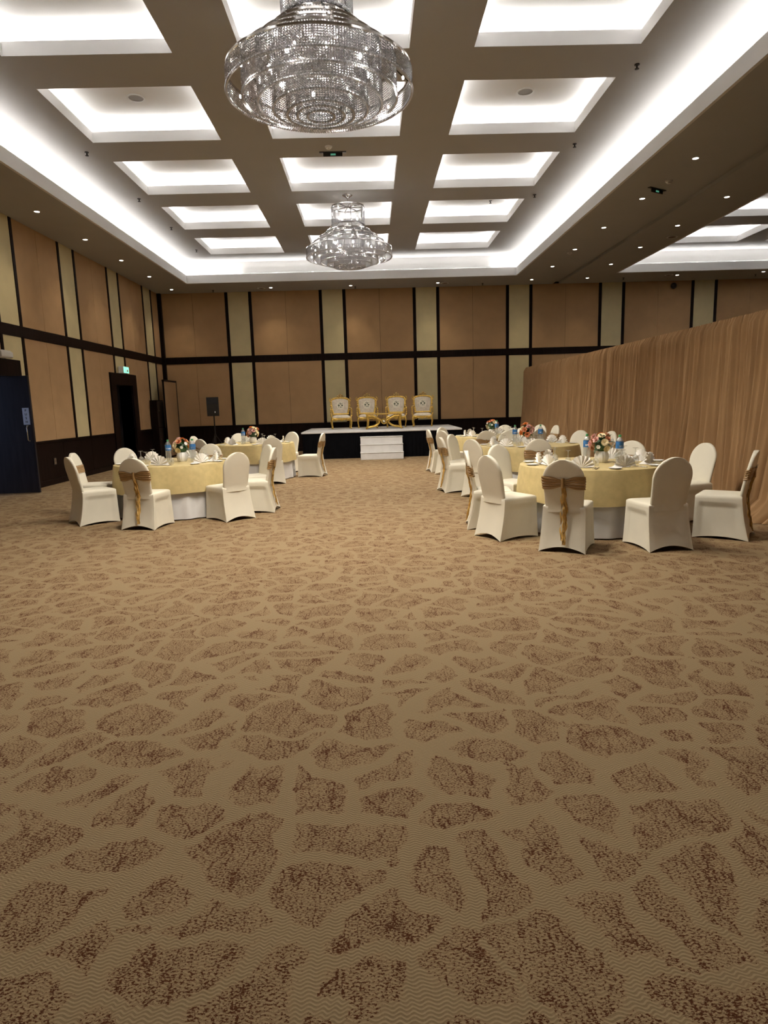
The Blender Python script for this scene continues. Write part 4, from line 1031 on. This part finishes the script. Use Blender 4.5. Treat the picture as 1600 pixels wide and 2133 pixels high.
# per table: (centre, text, [ (seat words, origin x, y or back-top point, facing degrees, sash) ])
TABLES = [
 ((2.65, 7.80), 'near right table', 1, [
   ('at the front left', ('o', 1.55, 7.38), 28, 0), ('at the left', ('o', 1.47, 7.98), -6, 1), ('at the front, back to us', ('o', 2.03, 6.70), 62, 1), ('at the front right', ('o', 2.92, 6.64), 97, 0),
   ('at the right', ('o', 3.80, 7.02), 143, 1), ('at the right rear', ('t', 4.17, 8.12), 197, 0), ('at the rear', ('t', 3.52, 8.89), 232, 1), ('at the left rear', ('t', 1.87, 8.77), 302, 0)]),
 ((2.74, 11.45), 'middle right table', 2, [
   ('at the left', ('t', 1.19, 11.29), 12, 1), ('at the front left', ('t', 1.59, 10.45), 38, 0), ('at the front, back to us', ('t', 2.57, 10.12), 84, 1), ('at the right', ('t', 4.29, 11.68), 192, 1),
   ('at the right rear', ('t', 3.83, 12.24), 217, 0), ('at the rear', ('t', 2.71, 12.6), 270, 1), ('at the left rear', ('t', 1.72, 12.1), 325, 0)]),
 ((2.75, 14.85), 'far right table', 3, [
   ('at the left', ('t', 1.36, 14.71), 10, 1), ('at the front left', ('t', 1.5, 13.94), 38, 0), ('at the front, back to us', ('t', 2.34, 13.33), 75, 1), ('at the front right', ('t', 3.46, 13.49), 117, 0),
   ('at the right', ('t', 4.25, 15.07), 190, 1), ('at the right rear', ('t', 4.07, 15.78), 217, 0), ('at the rear', ('t', 3.22, 16.02), 250, 1), ('at the left rear', ('t', 2.01, 15.6), 312, 0)]),
 ((-2.96, 9.93), 'near left table', 4, [
   ('at the front left', ('o', -3.83, 9.30), 42, 0), ('at the left', ('o', -4.16, 9.95), 2, 1), ('at the front, back to us', ('o', -3.0, 8.90), 79, 1), ('at the front right', ('o', -2.14, 9.29), 133, 0),
   ('at the right', ('o', -1.75, 9.80), 177, 1), ('at the right rear', ('t', -1.92, 10.5), 214, 0), ('at the rear', ('t', -2.82, 11.0), 263, 1), ('at the left rear', ('t', -3.89, 10.75), 320, 0)]),
 ((-2.56, 14.5), 'far left table', 5, [
   ('at the left', ('t', -3.74, 14.83), 345, 1), ('at the front left, back to us', ('t', -3.22, 13.6), 52, 1), ('at the front right', ('t', -2.01, 13.25), 108, 0), ('at the right', ('o', -1.35, 14.58), 168, 1),
   ('at the right rear', ('t', -2.03, 15.5), 240, 0), ('at the rear', ('t', -3.01, 15.5), 296, 0)]),
]
for (cx, cyy), tw, sd, seats in TABLES:
    tb = thing('banquet_table', 'round banquet table hidden under cloths, the %s' % tw, 'table', (cx, cyy, 0), sd * 0.6, 'round banquet tables')
    link('tabletop', TT, tb)
    for k in range(4): link('leg', TLEG, tb, (0.45 * cos(k * pi / 2 + 0.7), 0.45 * sin(k * pi / 2 + 0.7), 0))
    tag(link('white_tablecloth', TWHITE, None, (cx, cyy, 0), sd * 1.3), 'floor-length white cloth under the gold cloth of the %s' % tw, 'tablecloth', 'white undercloths')
    tag(link('gold_tablecloth', TGOLD[sd % 2], None, (cx, cyy, 0), sd * 0.8), 'gold cloth covering the %s' % tw, 'tablecloth', 'gold overlays')
    rs = random.Random(sd * 17)
    for words, (kd, px, py), ang, sash in seats:
        f = D(ang)
        ox, oy = (px, py) if kd == 'o' else (px + 0.31 * f[0], py + 0.31 * f[1])
        dx, dy = ox - cx, oy - cyy; dd = sqrt(dx * dx + dy * dy)
        if dd < 1.17: ox, oy = cx + dx / dd * 1.17, cyy + dy / dd * 1.17
        lab = ('gold-sashed ivory chair %s of the %s' if sash else 'plain ivory chair %s of the %s') % (words, tw)
        c = thing('banquet_chair', lab, 'chair', (ox, oy, 0), radians(ang - 90), 'banquet chairs')
        link('seat_cover', CHM[0], c); link('backrest_cover', CHM[1], c)
        if sash:
            s_ = link('sash', CHM[2], c); link('sash_knot', CHM[3], s_); link('sash_tail', CHM[4], s_)
        # place setting in front of this chair
        a = atan2(oy - cyy, ox - cx); w_ = words.replace(', back to us', '')
        def at(r, da, a=a): return (cx + r * cos(a + da), cyy + r * sin(a + da), ZT)
        face = a + pi / 2 + rs.uniform(-0.15, 0.15)
        tag(link('fan_napkin', NAPK, None, at(0.64, 0.0), face), 'white fan-folded napkin set %s of the %s' % (w_, tw), 'napkin', 'fan napkins')
        tag(link('side_plate', PLATE, None, at(0.76, -0.25), 0, 0.85), 'white side plate %s of the %s' % (w_, tw), 'plate', 'side plates')
        g = thing('goblet', 'upturned glass goblet %s of the %s' % (w_, tw), 'glass', at(0.47, 0.22 + rs.uniform(-0.05, 0.05)), 0, 'upturned goblets')
        for n_, me in zip(('bowl', 'stem', 'foot'), GOB): link(n_, me, g)
        tag(link('fork', FORK, None, at(0.70, 0.205), a + pi / 2 + 0.02), 'steel fork %s of the %s' % (w_, tw), 'fork', 'forks')
        tag(link('knife', KNIFE, None, at(0.70, 0.25), a + pi / 2 - 0.02), 'steel knife %s of the %s' % (w_, tw), 'knife', 'knives')
    bouquet('flower_arrangement', 'peach and cream flowers in a white vase on the %s' % tw, (cx + {1: 0.10, 4: 0.12}.get(sd, -0.02), cyy, ZT), sd)
    spots = {1: [(0.23, -0.22, 0.38), (-0.03, 0.15, 0.1)], 2: [(0.20, -0.06, 0.3), (-0.22, 0.05, 0.0)], 3: [(0.05, -0.22, 0.2)], 4: [(-0.03, -0.17, 0.35), (0.31, -0.10, 0.5)], 5: [(-0.21, -0.10, 0.2)]}[sd]
    for i, (bx, by, br) in enumerate(spots):
        lab = 'clear water bottle with blue label, %s of the flowers on the %s' % ('right' if bx > 0.1 else ('in front' if bx > 0 else 'left'), tw)
        b_ = thing('water_bottle', lab, 'bottle', (cx + bx, cyy + by, ZT), br, 'water bottles')
        link('bottle_body', BOT[0], b_); lb_ = link('label_band', BOT[1], b_); link('lettering', BTXT, lb_); link('cap', BOT[2], b_)
    if sd in (1, 4):
        q = (cx - 0.33, cyy + 0.02) if sd == 1 else (cx - 0.24, cyy - 0.10)
        r_ = thing('rosebud_candle', 'small cream rosebud ornament on the %s' % tw, 'ornament', (q[0], q[1], ZT))
        link('petals', FLW['creampetal'], r_, (0, 0, 0.016), None, 0.9); MB().lathe([(0.016, 0), (0.02, 0.014)], 12).build('base', 'creampetal', r_)
